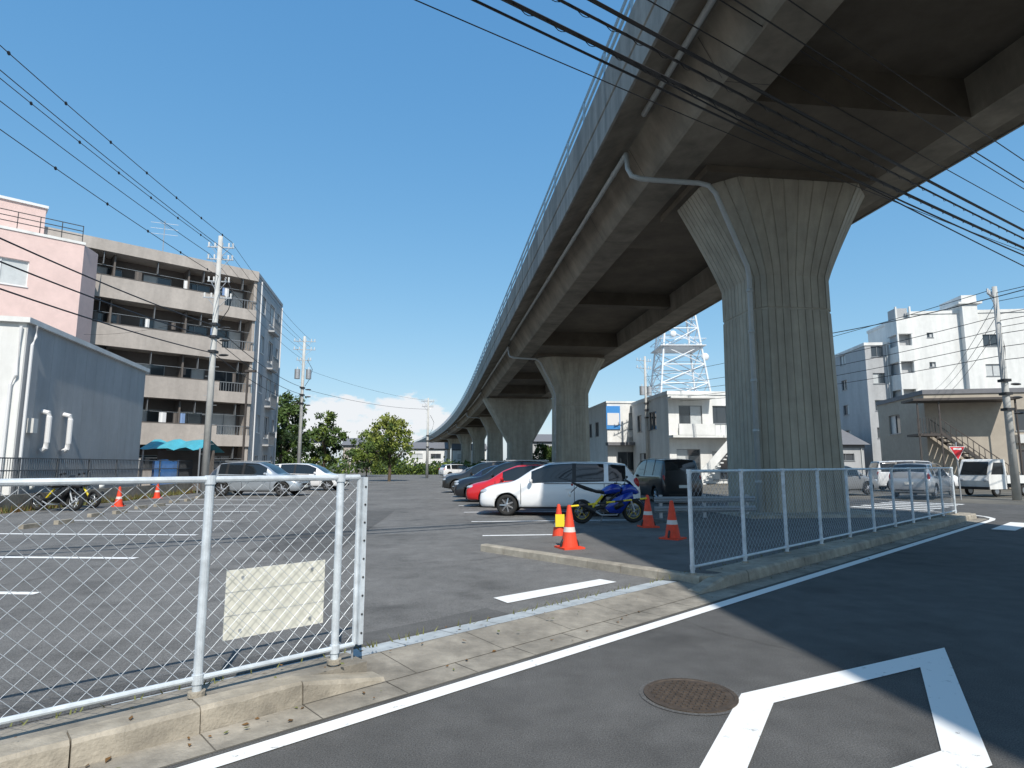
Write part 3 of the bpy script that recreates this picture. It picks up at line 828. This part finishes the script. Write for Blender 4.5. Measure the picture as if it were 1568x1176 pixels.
# ------------------------------------------------------------------ buildings
def shed():
    e=empty('white_warehouse_building')
    w=MB('walls',e);gl=MB('windows',e);fr=MB('frames',e);rf=MB('roof',e);dt=MB('details',e)
    A=(-16.6,20.4);d=Vector((-.168,.986,0));L=9.6
    for q in(w,gl,fr,rf,dt): q.M=frame(A,d)
    h0,h1=6.35,6.1
    n=12
    for i in range(n):
        x0=L*i/n;x1=L*(i+1)/n-.008
        za=h0+(h1-h0)*x0/L;zb=h0+(h1-h0)*x1/L
        w.grid([[(x0,0,0),(x1,0,0),(x1,.05,0),(x0,.05,0)],[(x0,0,za),(x1,0,zb),(x1,.05,zb),(x0,.05,za)]],'gwall',cap=True)
    w.face([(0,.03,0),(L,.03,0),(L,.03,h1),(0,.03,h0)],'gwall')
    w.face([(L,0,0),(L,12,0),(L,12,h1),(L,0,h1)],'gwall')
    rf.grid([[(-.15,-.12,h0-.02),(L+.15,-.12,h1-.02),(L+.15,12,h1+.3),(-.15,12,h0+.3)],[(-.15,-.12,h0+.16),(L+.15,-.12,h1+.16),(L+.15,12,h1+.48),(-.15,12,h0+.48)]],'wwall',cap=True)
    for x in(1.3,2.7):
        dt.path([(x,-.1,2.0),(x,-.22,2.1),(x,-.25,2.3),(x,-.25,3.2),(x,-.22,3.35),(x,0,3.4)],.09,10,'framew')
    dt.path([(.15,-.1,0),(.15,-.1,5.6),(.3,-.1,5.9),(.3,-.1,6.3)],.05,8,'framew')
    dt.box(.5,.75,-.2,-.003,2.6,3.1,'ac')
    for q in(w,gl,fr,dt): q.M=frame((A[0]-.986*12,A[1]-.168*12),(.986,.168))
    facade(w,gl,fr,11.96,0,6.4,[(3,5,3.5,4.8),(8,9.6,3.5,4.8)],'wwall')
    dt.path([(11.7,-.1,0),(11.7,-.1,4.2),(11.85,-.1,4.5),(11.85,-.1,6.2)],.05,8,'framew')
    for q in(w,gl,fr,rf,dt): q.done()
shed()
def pinkb():
    e=empty('pink_apartment_building')
    w=MB('walls',e);gl=MB('windows',e);fr=MB('frames',e);rf=MB('roof',e)
    C=Vector((-24.9,34,0));O=C-U*14
    for q in(w,gl,fr,rf): q.M=frame(O,U)
    ops=[]
    for fl in range(4):
        z=1+fl*3.3
        if fl: ops+=[(9.2,11.6,z+.3,z+1.75),(3,5.4,z+.3,z+1.75)]
    facade(w,gl,fr,14,0,14.2,ops,'pink',frm='framew',curt=1.0)
    rf.box(-.1,14.05,-.05,8,14.2,14.35,'wwall')
    w.box(0,12.2,1.6,8,14.35,16.4,'pink');rf.box(-.1,12.3,1.5,8,16.4,16.55,'framew')
    for z in(14.7,15.0,15.3): rf.box(0,13.9,.05,.09,z,z+.04,'dark')
    for i in range(15): rf.box(i*.99,i*.99+.04,.05,.09,14.35,15.34,'dark')
    w.M=frame(C,(-.168,.986));w.face([(0,0,0),(1.6,0,0),(1.6,0,14.2),(0,0,14.2)],'pink')
    for q in(w,gl,fr,rf): q.done()
pinkb()
def apartment():
    e=empty('apartment_building')
    w=MB('walls',e);gl=MB('windows',e);fr=MB('window_frames',e);rf=MB('roof',e);bl=MB('balconies',e);dt=MB('balcony_items',e)
    A=Vector((-18.5,42.8,0));Wd=13;O=A-U*Wd;F=3.0
    for q in(w,gl,fr,rf,bl,dt): q.M=frame(O,U)
    D=1.5
    ops=[]
    for fl in range(5):
        z=fl*F
        for x in(.5,3.2,6.1,8.6,10.9):
            ops.append((x,x+1.7,z+.12,z+2.15))
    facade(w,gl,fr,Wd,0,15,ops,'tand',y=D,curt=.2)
    for fl in range(6):
        z=fl*F
        if fl==5:
            bl.box(-.05,Wd+.05,-.1,D+.3,z-.28,z+.05,'tan');bl.box(-.05,Wd+.05,-.1,.12,z+.05,z+.45,'tan');continue
        if fl: bl.box(0,Wd,-.05,D,z-.16,z,'tan')
        s1=Wd-2.2
        bl.box(0,s1,-.1,.05,z-.22 if fl else 0,z+1.18,'tan')
        bl.box(s1,Wd,-.098,.048,z-.22 if fl else 0,z+.55,'tan')
        for i in range(12): bl.box(s1+.1+i*.18,s1+.13+i*.18,-.04,-.01,z+.55,z+1.15,'frame')
        bl.box(s1,Wd,-.06,.01,z+1.15,z+1.20,'frame')
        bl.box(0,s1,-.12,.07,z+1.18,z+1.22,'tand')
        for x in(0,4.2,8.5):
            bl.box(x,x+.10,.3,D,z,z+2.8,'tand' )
        bl.box(Wd-.2,Wd,.06,D,z,z+2.8,'tan')
        for x in(2.5,5.4,7.9,10.3,12.2):
            dt.box(x,x+.7,1.1,1.4,z+.02,z+.6,'ac')
        for i in range(9):
            x=random.uniform(.5,12)
            if random.random()<.6:
                w_=random.uniform(.2,.5);h_=random.uniform(.4,.9)
                dt.grid([[(x+w_*q/4,.37+.03*math.sin(q*2.1),z+1.9-h_*tt) for q in range(5)] for tt in(0,.5,1)],random.choice(['lwhite','lblue','dark','tand','lwhite']),closed=False)
        dt.tube((0,.4,z+1.95),(Wd,.4,z+1.95),.012,n=4,k='steel')
        for x in(1.5,3.6,6.6,9.4,12): dt.box(x,x+.03,.05,.4,z+1.93,z+2.7,'frame')
    rf.box(-1,Wd,D,9,14.9,15.2,'tan')
    for q in(w,gl,fr,dt,bl): q.M=frame(A,(-.175,.985))
    ops=[]
    for fl in range(5):
        z=fl*F
        ops+=[(2.0,3.0,z+.9,z+2.2),(4.6,6.2,z+.6,z+2.3),(7.4,8.2,z+1.,z+2.2)]
    facade(w,gl,fr,9.1,0,15.3,ops,'gend',frm='framew')
    for fl in range(5):
        z=fl*F
        bl.box(4.3,6.5,-.45,-.003,z-.05,z+.08,'gend');
        for i in range(12): bl.box(4.3+i*.19,4.33+i*.19,-.45,-.42,z+.08,z+1.0,'frame')
        bl.box(4.3,6.5,-.46,-.41,z+1.0,z+1.04,'frame')
    dt.path([(1.0,-.1,0),(1.0,-.1,15)],.05,6,'framew');dt.path([(8.7,-.1,0),(8.7,-.1,15)],.05,6,'framew')
    rf.M=Matrix()
    B=Vector((-20.1,51.8,0));
    rf.prism([(A.x+.05,A.y-.02),(B.x+.05,B.y),(B.x-14,B.y-6),(O.x,O.y+3)],15.2,15.45,'gend')
    rf.tube((-24.5,41,15.4),(-24.5,41,18.6),.03,n=6,k='steel')
    for z in(17.6,18.0,18.4): rf.tube((-25.3,40.7,z),(-23.7,41.3,z),.015,n=4,k='steel')
    rf.tube((-24.5,40.4,18.3),(-24.5,41.8,18.3),.015,n=4,k='steel')
    for q in(w,gl,fr,rf,bl,dt): q.done()
apartment()

def blockb(name,O,d,Wd,Dp,H,wall,ops,sideops=(),roofmat='wwall',sidewall=None,par=.3):
    e=empty(name)
    w=MB('walls',e);gl=MB('windows',e);fr=MB('frames',e);rf=MB('roof',e)
    d=Vector((d[0],d[1],0)).normalized();n=Vector((-d.y,d.x,0))
    O=Vector((*O,0))
    for q in(w,gl,fr,rf): q.M=frame(O,d)
    facade(w,gl,fr,Wd,0,H,list(ops),wall)
    rf.box(-.08,Wd+.08,-.08,Dp+.08,H,H+par,roofmat)
    w.face([(0,Dp,0),(Wd,Dp,0),(Wd,Dp,H),(0,Dp,H)],wall)
    w.face([(Wd,0,0),(Wd,Dp,0),(Wd,Dp,H),(Wd,0,H)],sidewall or wall)
    P=O+n*Dp
    for q in(w,gl,fr): q.M=frame(P,-n)
    facade(w,gl,fr,Dp,0,H,list(sideops),sidewall or wall)
    for q in(w,gl,fr,rf): q.M=frame(O,d)
    fr.tube((Wd-.3,-.08,0),(Wd-.3,-.08,H),.045,n=8,k='ac')
    if H<9:
        for o in list(ops)[::2]: fr.box(o[0]-.1,o[0]+.6,-.33,-.02,max(.05,o[2]-.8),max(.05,o[2]-.8)+.55,'ac')
    return e,w,gl,fr,rf
def fin(*a):
    for q in a: q.done()
e,w,gl,fr,rf=blockb('white_two_storey_building',(12.9,50),(.995,.1),8.5,10,7.3,'wwall',[(.9,2.9,4.8,6.4),(3.8,6.3,4.9,6.4),(.6,2.6,.5,2.8),(3.6,5.0,.3,2.6),(5.8,7.8,.5,2.6)],[(1.5,3,4.6,6.2),(5,7,4.6,6.2),(2,4,1,2.6)])
b=MB('balcony_and_stair',e);b.M=frame((12.9,50),(.995,.1))
b.box(-.1,8.6,-1.2,-.004,3.7,3.9,'wwall');b.box(.4,3.4,-1.22,-1.1,3.9,4.8,'wwall');b.box(-.15,3.6,-1.1,0,6.9,7.05,'wwall')
for i in range(14):
    b.box(3.6+i*.25-1.9,3.85+i*.25-1.9,-2.4,-1.25,i*.27,i*.27+.1,'wwall')
b.grid([[(1.6,y,.2),(5.2,y,4.0),(5.2,y,4.9),(1.6,y,1.1)] for y in(-2.45,-2.4)],'wwall',cap=True)
for x in(4.2,4.7,5.1): b.box(x,x+.05,-1.9,-1.85,0,6.9,'frame')
b.done();fin(w,gl,fr,rf)
e,w,gl,fr,rf=blockb('white_shop_building',(9.4,60),(.995,.1),7,9,7.6,'wwall',[(2.2,3.4,5,6.6),(4.2,6,4.6,6.2),(1,3,1,2.8),(4,6,1,2.8)],[(1,2.5,4.5,6),(4,5.5,4.5,6)],par=.2)
b=MB('sign',e);b.M=frame((9.4,60),(.995,.1));b.box(-.1,1.3,-.12,-.01,5.0,7.3,'signb');b.box(.0,1.2,-.15,-.13,5.4,6.6,'framew');b.box(-.2,7.2,-1.0,0,3.4,3.7,'roof');b.done();fin(w,gl,fr,rf)
e,w,gl,fr,rf=blockb('grey_office_building',(21,90),(.995,.1),15,10,11.5,'gend',[(1+i*2.4,2.4+i*2.4,2+j*3.2,3.6+j*3.2) for i in range(5) for j in range(3)]);fin(w,gl,fr,rf)
e,w,gl,fr,rf=blockb('white_house',(20.5,72),(.995,.1),9,9,6.8,'wwall',[(1,2.6,4.2,5.6),(5,6.6,4.2,5.6),(1,2.6,1,2.4)],roofmat='roof');fin(w,gl,fr,rf)
ops=[(6.6,8.0,1.2+3*i,2.4+3*i) for i in range(1,5)]+[(1.4,2.0,2.2+3*i,2.7+3*i) for i in range(1,5)]+[(12,13.6,1.2+3*i,2.4+3*i) for i in range(1,5)]
e,w,gl,fr,rf=blockb('white_apartment_tower',(40.3,60),(.995,-.1),18,9,16.6,'wwall',ops,[(3,4.2,1.4+3*i,2.6+3*i) for i in range(1,5)])
b=MB('lift_shaft_and_stair',e);b.M=frame((40.3,60),(.995,-.1))
b.box(4.6,6.0,-.6,3,0,18.3,'wwall');b.box(4.2,6.4,-.8,3.2,17.4,17.6,'wwall')
for i in range(6):
    z=i*2.8+1.2
    b.box(-1.5,-.01,-.2,2,z-.6,z+1.0,'wwall')
    b.box(-1.2,-.02,.5,1.9,z+1.02,z+2.18,'gend')
    for x in(-1.5,-.16): b.box(x,x+.14,-.18,.0,z+1.0,z+2.2,'wwall')
b.done();fin(w,gl,fr,rf)
e,w,gl,fr,rf=blockb('grey_apartment_wing',(36.6,62),(.995,-.1),2.4,9,13.8,'gend',[(.6,1.8,1.4+2.8*i,2.5+2.8*i) for i in range(1,5)],[(3,4.4,1.4+2.8*i,2.5+2.8*i) for i in range(1,5)]);fin(w,gl,fr,rf)
e,w,gl,fr,rf=blockb('beige_two_storey_building',(27.6,40.5),(.98,-.2),14,8,6.2,'brown',[(5.2,7.0,3.7,5.1),(9.2,11,3.9,5.2),(5.2,7.0,.5,2.5),(8.5,11,.3,2.6)],[(2,4,3.8,5.2)],roofmat='roof')
b=MB('exterior_stair',e);b.M=frame((27.6,40.5),(.98,-.2))
for i in range(14): b.box(.2+i*.28,.5+i*.28,-1.6,-.3,3.4-i*.24,3.46-i*.24,'stair')
for y in(-1.62,-.28):
    b.grid([[(.1,yy,3.5),(4.3,yy,-.0),(4.3,yy,.25),(.1,yy,3.75)] for yy in(y,y+.04)],'stair',cap=True)
    b.grid([[(.1,yy,4.5),(4.3,yy,1.0),(4.3,yy,1.06),(.1,yy,4.56)] for yy in(y,y+.04)],'stair',cap=True)
    for i in range(15): b.box(.1+i*.3,.13+i*.3,y,y+.03,3.5-i*.25,4.5-i*.25,'stair')
b.box(-1.2,.2,-1.7,-.01,3.35,3.5,'stair');b.box(-1.4,4.6,-1.9,-.01,5.6,5.75,'stair')
for x in(-1.15,.1,4.4): b.box(x,x+.08,-1.7,-1.62,0,5.6,'stair')
for x in range(8): b.box(-1.2+x*.18,-1.17+x*.18,-1.7,-1.67,3.5,4.5,'stair')
b.done();fin(w,gl,fr,rf)
def house(x,y,w_,d_,h,col,az=.1):
    e,w,gl,fr,rf=blockb('distant_house',(x,y),(1,az),w_,d_,h,col,[(w_*.15,w_*.4,h*.6,h*.82),(w_*.6,w_*.85,h*.6,h*.82),(w_*.2,w_*.5,h*.12,h*.35)],roofmat='roof')
    rf.grid([[(-.4,-.5,h+.3),(w_+.4,-.5,h+.3),(w_+.4,d_+.5,h+.3),(-.4,d_+.5,h+.3)],[(-.2,d_/2-.1,h+2),(w_+.2,d_/2-.1,h+2),(w_+.2,d_/2+.1,h+2),(-.2,d_/2+.1,h+2)]],'roof',cap=True)
    fin(w,gl,fr,rf)
for a in((44,78,9,8,5.5,'wwall'),(60,95,10,8,5.6,'tan'),(50,110,9,8,5.2,'gwall'),(66,120,10,8,6,'wwall'),(36,98,8,8,5.4,'brown'),(-48,120,10,8,6,'wwall'),(-36,130,9,8,5.4,'tan'),(-26,150,10,8,5.2,'wwall'),(-50,75,9,8,6,'gwall'),(28,60,7,7,3.2,'gend'),(-16,165,9,8,5.4,'wwall'),(20,115,9,8,6.5,'wwall'),(9,100,9,8,6,'tan'),(78,105,10,9,7,'gwall'),(0,125,9,8,6,'gwall'),(11,80,5,6,5,'wwall'),(33,76,7,8,7,'gwall')):
    house(*a)
b=MB('steel_lattice_tower')
cx,cy=26.3,95
def hw(z): return 3.9-(z-11)*.115
zs=[11+i*2.9 for i in range(7)]
cs=((-1,-1),(1,-1),(1,1),(-1,1))
for i in range(len(zs)-1):
    a,c=zs[i],zs[i+1]
    for q in range(4):
        p0=cs[q];p1=cs[(q+1)%4]
        A0=Vector((cx+p0[0]*hw(a),cy+p0[1]*hw(a),a));A1=Vector((cx+p1[0]*hw(a),cy+p1[1]*hw(a),a))
        B0=Vector((cx+p0[0]*hw(c),cy+p0[1]*hw(c),c));B1=Vector((cx+p1[0]*hw(c),cy+p1[1]*hw(c),c))
        b.tube(A0,B0,.16,n=6,k='tower');b.tube(A0,B1,.08,n=5,k='tower');b.tube(A1,B0,.08,n=5,k='tower');b.tube(B0,B1,.09,n=5,k='tower')
        b.tube((A0+B0)/2,(A1+B1)/2,.05,n=4,k='tower')
for z in(19.7,25.5):
    h=hw(z)+.6;b.box(cx-h,cx+h,cy-h,cy+h,z,z+.12,'tower')
    for q in range(4):
        p0=cs[q];p1=cs[(q+1)%4];b.tube((cx+p0[0]*h,cy+p0[1]*h,z+1.1),(cx+p1[0]*h,cy+p1[1]*h,z+1.1),.05,n=4,k='tower')
b.ell((cx+3.4,cy-3,18),(.6,.25,.6),'tower');b.ell((cx-1.5,cy-3.5,21.5),(.5,.2,.5),'tower')
b.done()
b=MB('stop_sign');b.tube((19.5,26.8,0),(19.5,26.8,2.5),.03,n=8,k='steel')
for r,yy,k_ in((.42,0,'framew'),(.37,-.006,'sred')):
    b.grid([[(19.5+r*math.sin(a),26.75+yy+o,2.1+r*math.cos(a)) for a in(R(60),R(180),R(300))] for o in(0,-.004)],k_,cap=True)
b.box(19.32,19.68,26.734,26.738,2.16,2.24,'framew');b.done()

e=empty('boundary_wall')
WM=frame((-15.8,18),(-.11,.994))
b=MB('wall',e);b.M=WM;b.box(-14,0,-.0,.15,0,.6,'gutter');b.box(0,26,.0,.15,0,.55,'gutter');b.done()
b=MB('railing',e);b.M=WM
i=-14
while i<26:
    b.box(i,i+.05,.05,.1,.55,1.75,'dkfence');i+=2
for z in(.85,1.3,1.7): b.box(-14,26,.055,.095,z,z+.04,'dkfence')
i=-14
while i<26: b.box(i,i+.014,.068,.082,.85,1.72,'dkfence');i+=.12
b.done()
b=MB('tarpaulin_shelter')
def sh(x,z): return z+.06*math.sin(x*5)+.04*math.sin(x*11+1)
xs=[-19.6+.35*i for i in range(10)]
b.grid([[(x,32.2+.1*math.sin(x*3),sh(x,2.35)) for x in xs],[(x,33.4,sh(x+1,2.85)) for x in xs],[(x,35,2.2) for x in xs]],'teal',closed=False)
b.grid([[(x,32.15+.04*math.sin(x*7),sh(x,.2)) for x in xs[2:7]],[(x,32.18+.06*math.sin(x*5),.9) for x in xs[2:7]],[(x,32.25+.1*math.sin(x*3),sh(x,1.75)) for x in xs[2:7]]],'blue',closed=False)
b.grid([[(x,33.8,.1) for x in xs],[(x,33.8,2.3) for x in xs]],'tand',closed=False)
for x in(-19.5,-16.5): b.tube((x,32.3,0),(x,32.3,2.4),.04,n=6,k='steel')
b.done()
b=MB('lamp_post');b.tube((-13.2,30,0),(-13.2,30,6.2),.06,.05,n=10,k='stair');b.box(-13.3,-12.8,29.9,30.1,6.1,6.2,'stair');b.done()

# ------------------------------------------------------------------ vegetation
def tree(name,x,y,h,cr,ch,mix=('leaf1','leaf2','leaf3'),nc=60,nl=90,ls=.2,trunk=.14,base=None):
    e=empty(name);t=MB('trunk_and_limbs',e);l=MB('foliage',e)
    base=h-ch if base is None else base
    c=Vector((x,y,base+ch*.5))
    t.path([(x,y,0),(x+.05,y,base*.6),(x-.05,y+.05,base+ch*.3),(x,y,base+ch*.75)],trunk,8,'bark')
    for i in range(nc):
        while True:
            p=Vector((random.uniform(-1,1),random.uniform(-1,1),random.uniform(-1,1)))
            if p.length<1 and p.length>.25: break
        wr=cr*(1-.45*max(p.z,0)) 
        q=c+Vector((p.x*wr,p.y*wr,p.z*ch*.55))*random.uniform(.98,1.02)
        if i%3==0:
            t.tube((x,y,max(base*.7,q.z-ch*.3)),q,.04,.012,n=5,k='bark',cap=False)
        r=cr*random.uniform(.14,.30)
        k=mix[0] if (q.z>c.z and random.random()<.65) else random.choice(mix)
        for j in range(nl):
            d=Vector((random.gauss(0,.5),random.gauss(0,.5),random.gauss(0,.42)))*r
            s=ls*random.uniform(.6,1.3)
            a=Vector((random.uniform(-1,1),random.uniform(-1,1),random.uniform(-.6,.6))).normalized()
            bb=a.orthogonal().normalized();bb.rotate(Matrix.Rotation(random.random()*6.28,3,a))
            cc=a.cross(bb);o=q+d
            l.face([o-bb*s,o-cc*s*.5,o+bb*s,o+cc*s*.5],k)
    t.done();l.done()
tree('broadleaf_tree',-11.2,56,6.3,2.1,4.6,mix=('leafy','leaf1','leaf2'),nc=75,nl=60,ls=.14)
tree('broadleaf_tree',-24.5,66,9.2,2.7,7.5,mix=('leaf2','leaf3','leaf2'),nc=80,nl=60,ls=.2)
tree('broadleaf_tree',-21.5,70,7.6,2.2,6,mix=('leaf2','leaf3','leaf1'),nc=60,nl=60,ls=.2)
tree('broadleaf_tree',-19,80,5.6,3.0,4.4,mix=('leaf1','leaf2','leaf3'),nc=60,nl=60,ls=.2)
tree('broadleaf_tree',-27,60,8.0,2.3,6.5,mix=('leaf3','leaf2','leaf3'),nc=60,nl=60,ls=.2)
tree('garden_tree',-20.8,55,5.0,1.5,4,mix=('leaf3','leaf2','leaf3'),nc=40,nl=60,ls=.16)
tree('garden_tree',4.2,82,4.4,2.0,3.4,nc=40,nl=60,ls=.2,mix=('leaf2','leaf3','leaf3'))
l=MB('distant_trees')
for i in range(150):
    x=random.uniform(-75,30);y=random.uniform(104,140);h=random.uniform(1.8,4.2)
    if x>-20: h*=.6
    for j in range(50):
        o=Vector((x+random.gauss(0,1.3),y+random.gauss(0,1.2),abs(random.gauss(h*.5,h*.28))))
        a=Vector((random.uniform(-1,1),random.uniform(-1,1),random.uniform(-.5,.5))).normalized();bb=a.orthogonal().normalized();cc=a.cross(bb);s=random.uniform(.25,.5)
        l.face([o-bb*s,o-cc*s*.6,o+bb*s,o+cc*s*.6],random.choice(['leaf2','leaf3','leaf2','leaf1']))
l.done()
l=MB('hedge')
for i in range(5200):
    t=random.random();x=-22+t*24;y=96+random.uniform(-1,1)-t*2
    o=Vector((x,y,random.uniform(0,1.3)));a=Vector((random.uniform(-1,1),random.uniform(-1,1),random.uniform(-.5,.5))).normalized();bb=a.orthogonal().normalized();cc=a.cross(bb);s=random.uniform(.12,.25)
    l.face([o-bb*s,o-cc*s*.6,o+bb*s,o+cc*s*.6],random.choice(['leaf2','leaf3','leaf1']))
l.done()
l=MB('weeds')
for i in range(5000):
    t=random.random()**.8*24
    x=-15.55-.115*t+random.gauss(0,.16);y=16+t
    hgt=random.uniform(.06,.3);a=random.random()*6.28;w_=.016
    l.face([(x-w_*math.cos(a),y-w_*math.sin(a),0),(x+w_*math.cos(a),y+w_*math.sin(a),0),(x+random.gauss(0,.08),y+random.gauss(0,.08),hgt)],random.choice(['grass','dead','grass']))
for i in range(300):
    s_=random.uniform(-2,21);x,y=rn(s_,4.34+random.gauss(0,.02))
    hgt=random.uniform(.02,.08);w_=.006
    l.face([(x-w_,y,.11),(x+w_,y,.11),(x+random.gauss(0,.03),y+random.gauss(0,.03),.11+hgt)],'grass')
l.done()
l=MB('fallen_leaves')
for i in range(420):
    s_=random.uniform(-3,20)
    if 2.3<s_<6.8 and random.random()<.6: continue
    n_=3.85-abs(random.gauss(0,.10)) if i%2 else 4.2+random.gauss(0,.25)
    z=.012 if n_<3.86 else (.145 if s_<2.4 or s_>7 else .06)
    if 4.34<n_: z=.04 if s_<7 else .135
    x,y=rn(s_,n_);r_=random.uniform(.008,.022);a=random.random()*6.28
    l.face([(x+r_*math.cos(a+q)*m_,y+r_*math.sin(a+q)*m_,z+random.uniform(0,.012)) for q,m_ in((0,1.3),(1.4,.6),(3.1,1.2),(4.6,.7))],random.choice(['dead','dead','grass']))
l.done()
b=MB('wheel_stops')
for i in range(9):
    Y=11.2+3.25*i;X=-10.6-.2*(Y-10)
    for dy in(0,1.1): b.box(X,X+.12,Y+dy,Y+dy+.55,.02,.12,'kerb')
b.done()

# ------------------------------------------------------------------ light, sky, camera
SA=R(166);SE=R(47)
sv=Vector((math.sin(SA)*math.cos(SE),math.cos(SA)*math.cos(SE),math.sin(SE)))
ld=bpy.data.lights.new('sun','SUN');ld.energy=5.0;ld.angle=R(.5);ld.color=(1,.95,.87)
lo=bpy.data.objects.new('sun',ld);scene.collection.objects.link(lo);lo.rotation_euler=(-sv).to_track_quat('-Z','Y').to_euler();lo.location=(0,-20,40)
wd=bpy.data.worlds.new('World');scene.world=wd;wd.use_nodes=True
nt=wd.node_tree;N=nt.nodes;L=nt.links
bg=N['Background'];bg.inputs[1].default_value=.13
sk=N.new('ShaderNodeTexSky');sk.sky_type='NISHITA';sk.sun_disc=False;sk.sun_elevation=SE;sk.sun_rotation=SA;sk.air_density=1.0;sk.dust_density=.6;sk.ozone_density=2.0
sc_=N.new('ShaderNodeSeparateColor');cc_=N.new('ShaderNodeCombineColor');L.new(sk.outputs[0],sc_.inputs[0])
for i,(pw,ml) in enumerate(((.90,1.0),(.58,2.0),(.36,3.45))):
    p=N.new('ShaderNodeMath');p.operation='POWER';p.inputs[1].default_value=pw;L.new(sc_.outputs[i],p.inputs[0])
    q=N.new('ShaderNodeMath');q.operation='MULTIPLY';q.inputs[1].default_value=ml;L.new(p.outputs[0],q.inputs[0]);L.new(q.outputs[0],cc_.inputs[i])
tc=N.new('ShaderNodeTexCoord')
def vec(op,a,bv=None):
    k=N.new('ShaderNodeVectorMath');k.operation=op
    L.new(a,k.inputs[0])
    if bv is not None: k.inputs[1].default_value=bv
    return k
def mm(op,a,bv):
    k=N.new('ShaderNodeMath');k.operation=op
    for i,x in enumerate((a,bv)):
        if isinstance(x,(int,float)): k.inputs[i].default_value=x
        else: L.new(x,k.inputs[i])
    return k.outputs[0]
nrm=vec('NORMALIZE',tc.outputs['Generated'])
acc=None
for cxx,z,ww in((-.288,.084,.10),(-.34,.070,.08),(-.175,.090,.085),(-.13,.072,.06),(-.9,.07,.2),(.8,.06,.2),(.5,.055,.1),(-.23,.058,.12)):
    v=Vector((cxx,1,0)).normalized();v=Vector((v.x,v.y,z)).normalized()
    d=vec('SUBTRACT',nrm.outputs[0],tuple(v));d2=vec('MULTIPLY',d.outputs[0],(1,1,2.6));ln=vec('LENGTH',d2.outputs[0])
    m_=mm('SUBTRACT',1.0,mm('DIVIDE',ln.outputs['Value'],ww));m_=mm('MAXIMUM',m_,0.0)
    acc=m_ if acc is None else mm('MAXIMUM',acc,m_)
mp=N.new('ShaderNodeMapping');mp.inputs['Scale'].default_value=(1,1,2.0);L.new(nrm.outputs[0],mp.inputs[0])
ns=N.new('ShaderNodeTexNoise');ns.inputs['Scale'].default_value=26;ns.inputs['Detail'].default_value=8;ns.inputs['Roughness'].default_value=.6;L.new(mp.outputs[0],ns.inputs['Vector'])
val=mm('ADD',acc,mm('MULTIPLY',mm('SUBTRACT',ns.outputs[0],.5),1.6))
mr=N.new('ShaderNodeMapRange');mr.interpolation_type='SMOOTHSTEP';mr.inputs[1].default_value=.22;mr.inputs[2].default_value=.52;L.new(val,mr.inputs[0])
gate=N.new('ShaderNodeMapRange');gate.inputs[1].default_value=0;gate.inputs[2].default_value=.15;L.new(acc,gate.inputs[0])
fac=mm('MULTIPLY',mm('MULTIPLY',mr.outputs[0],gate.outputs[0]),.9)
mx=N.new('ShaderNodeMix');mx.data_type='RGBA';mx.inputs[7].default_value=(6.9,7.0,7.2,1);L.new(fac,mx.inputs[0]);L.new(cc_.outputs[0],mx.inputs[6]);L.new(mx.outputs[2],bg.inputs[0])
cd=bpy.data.cameras.new('camera');cd.sensor_width=36;cd.lens=36*930/1568;cd.clip_end=5000;cd.clip_start=.05
co=bpy.data.objects.new('camera',cd);scene.collection.objects.link(co);co.location=(0,0,1.5);co.rotation_euler=(R(90+7.6),0,0)
scene.camera=co
scene.view_settings.view_transform='Standard';scene.view_settings.look='None';scene.view_settings.exposure=0
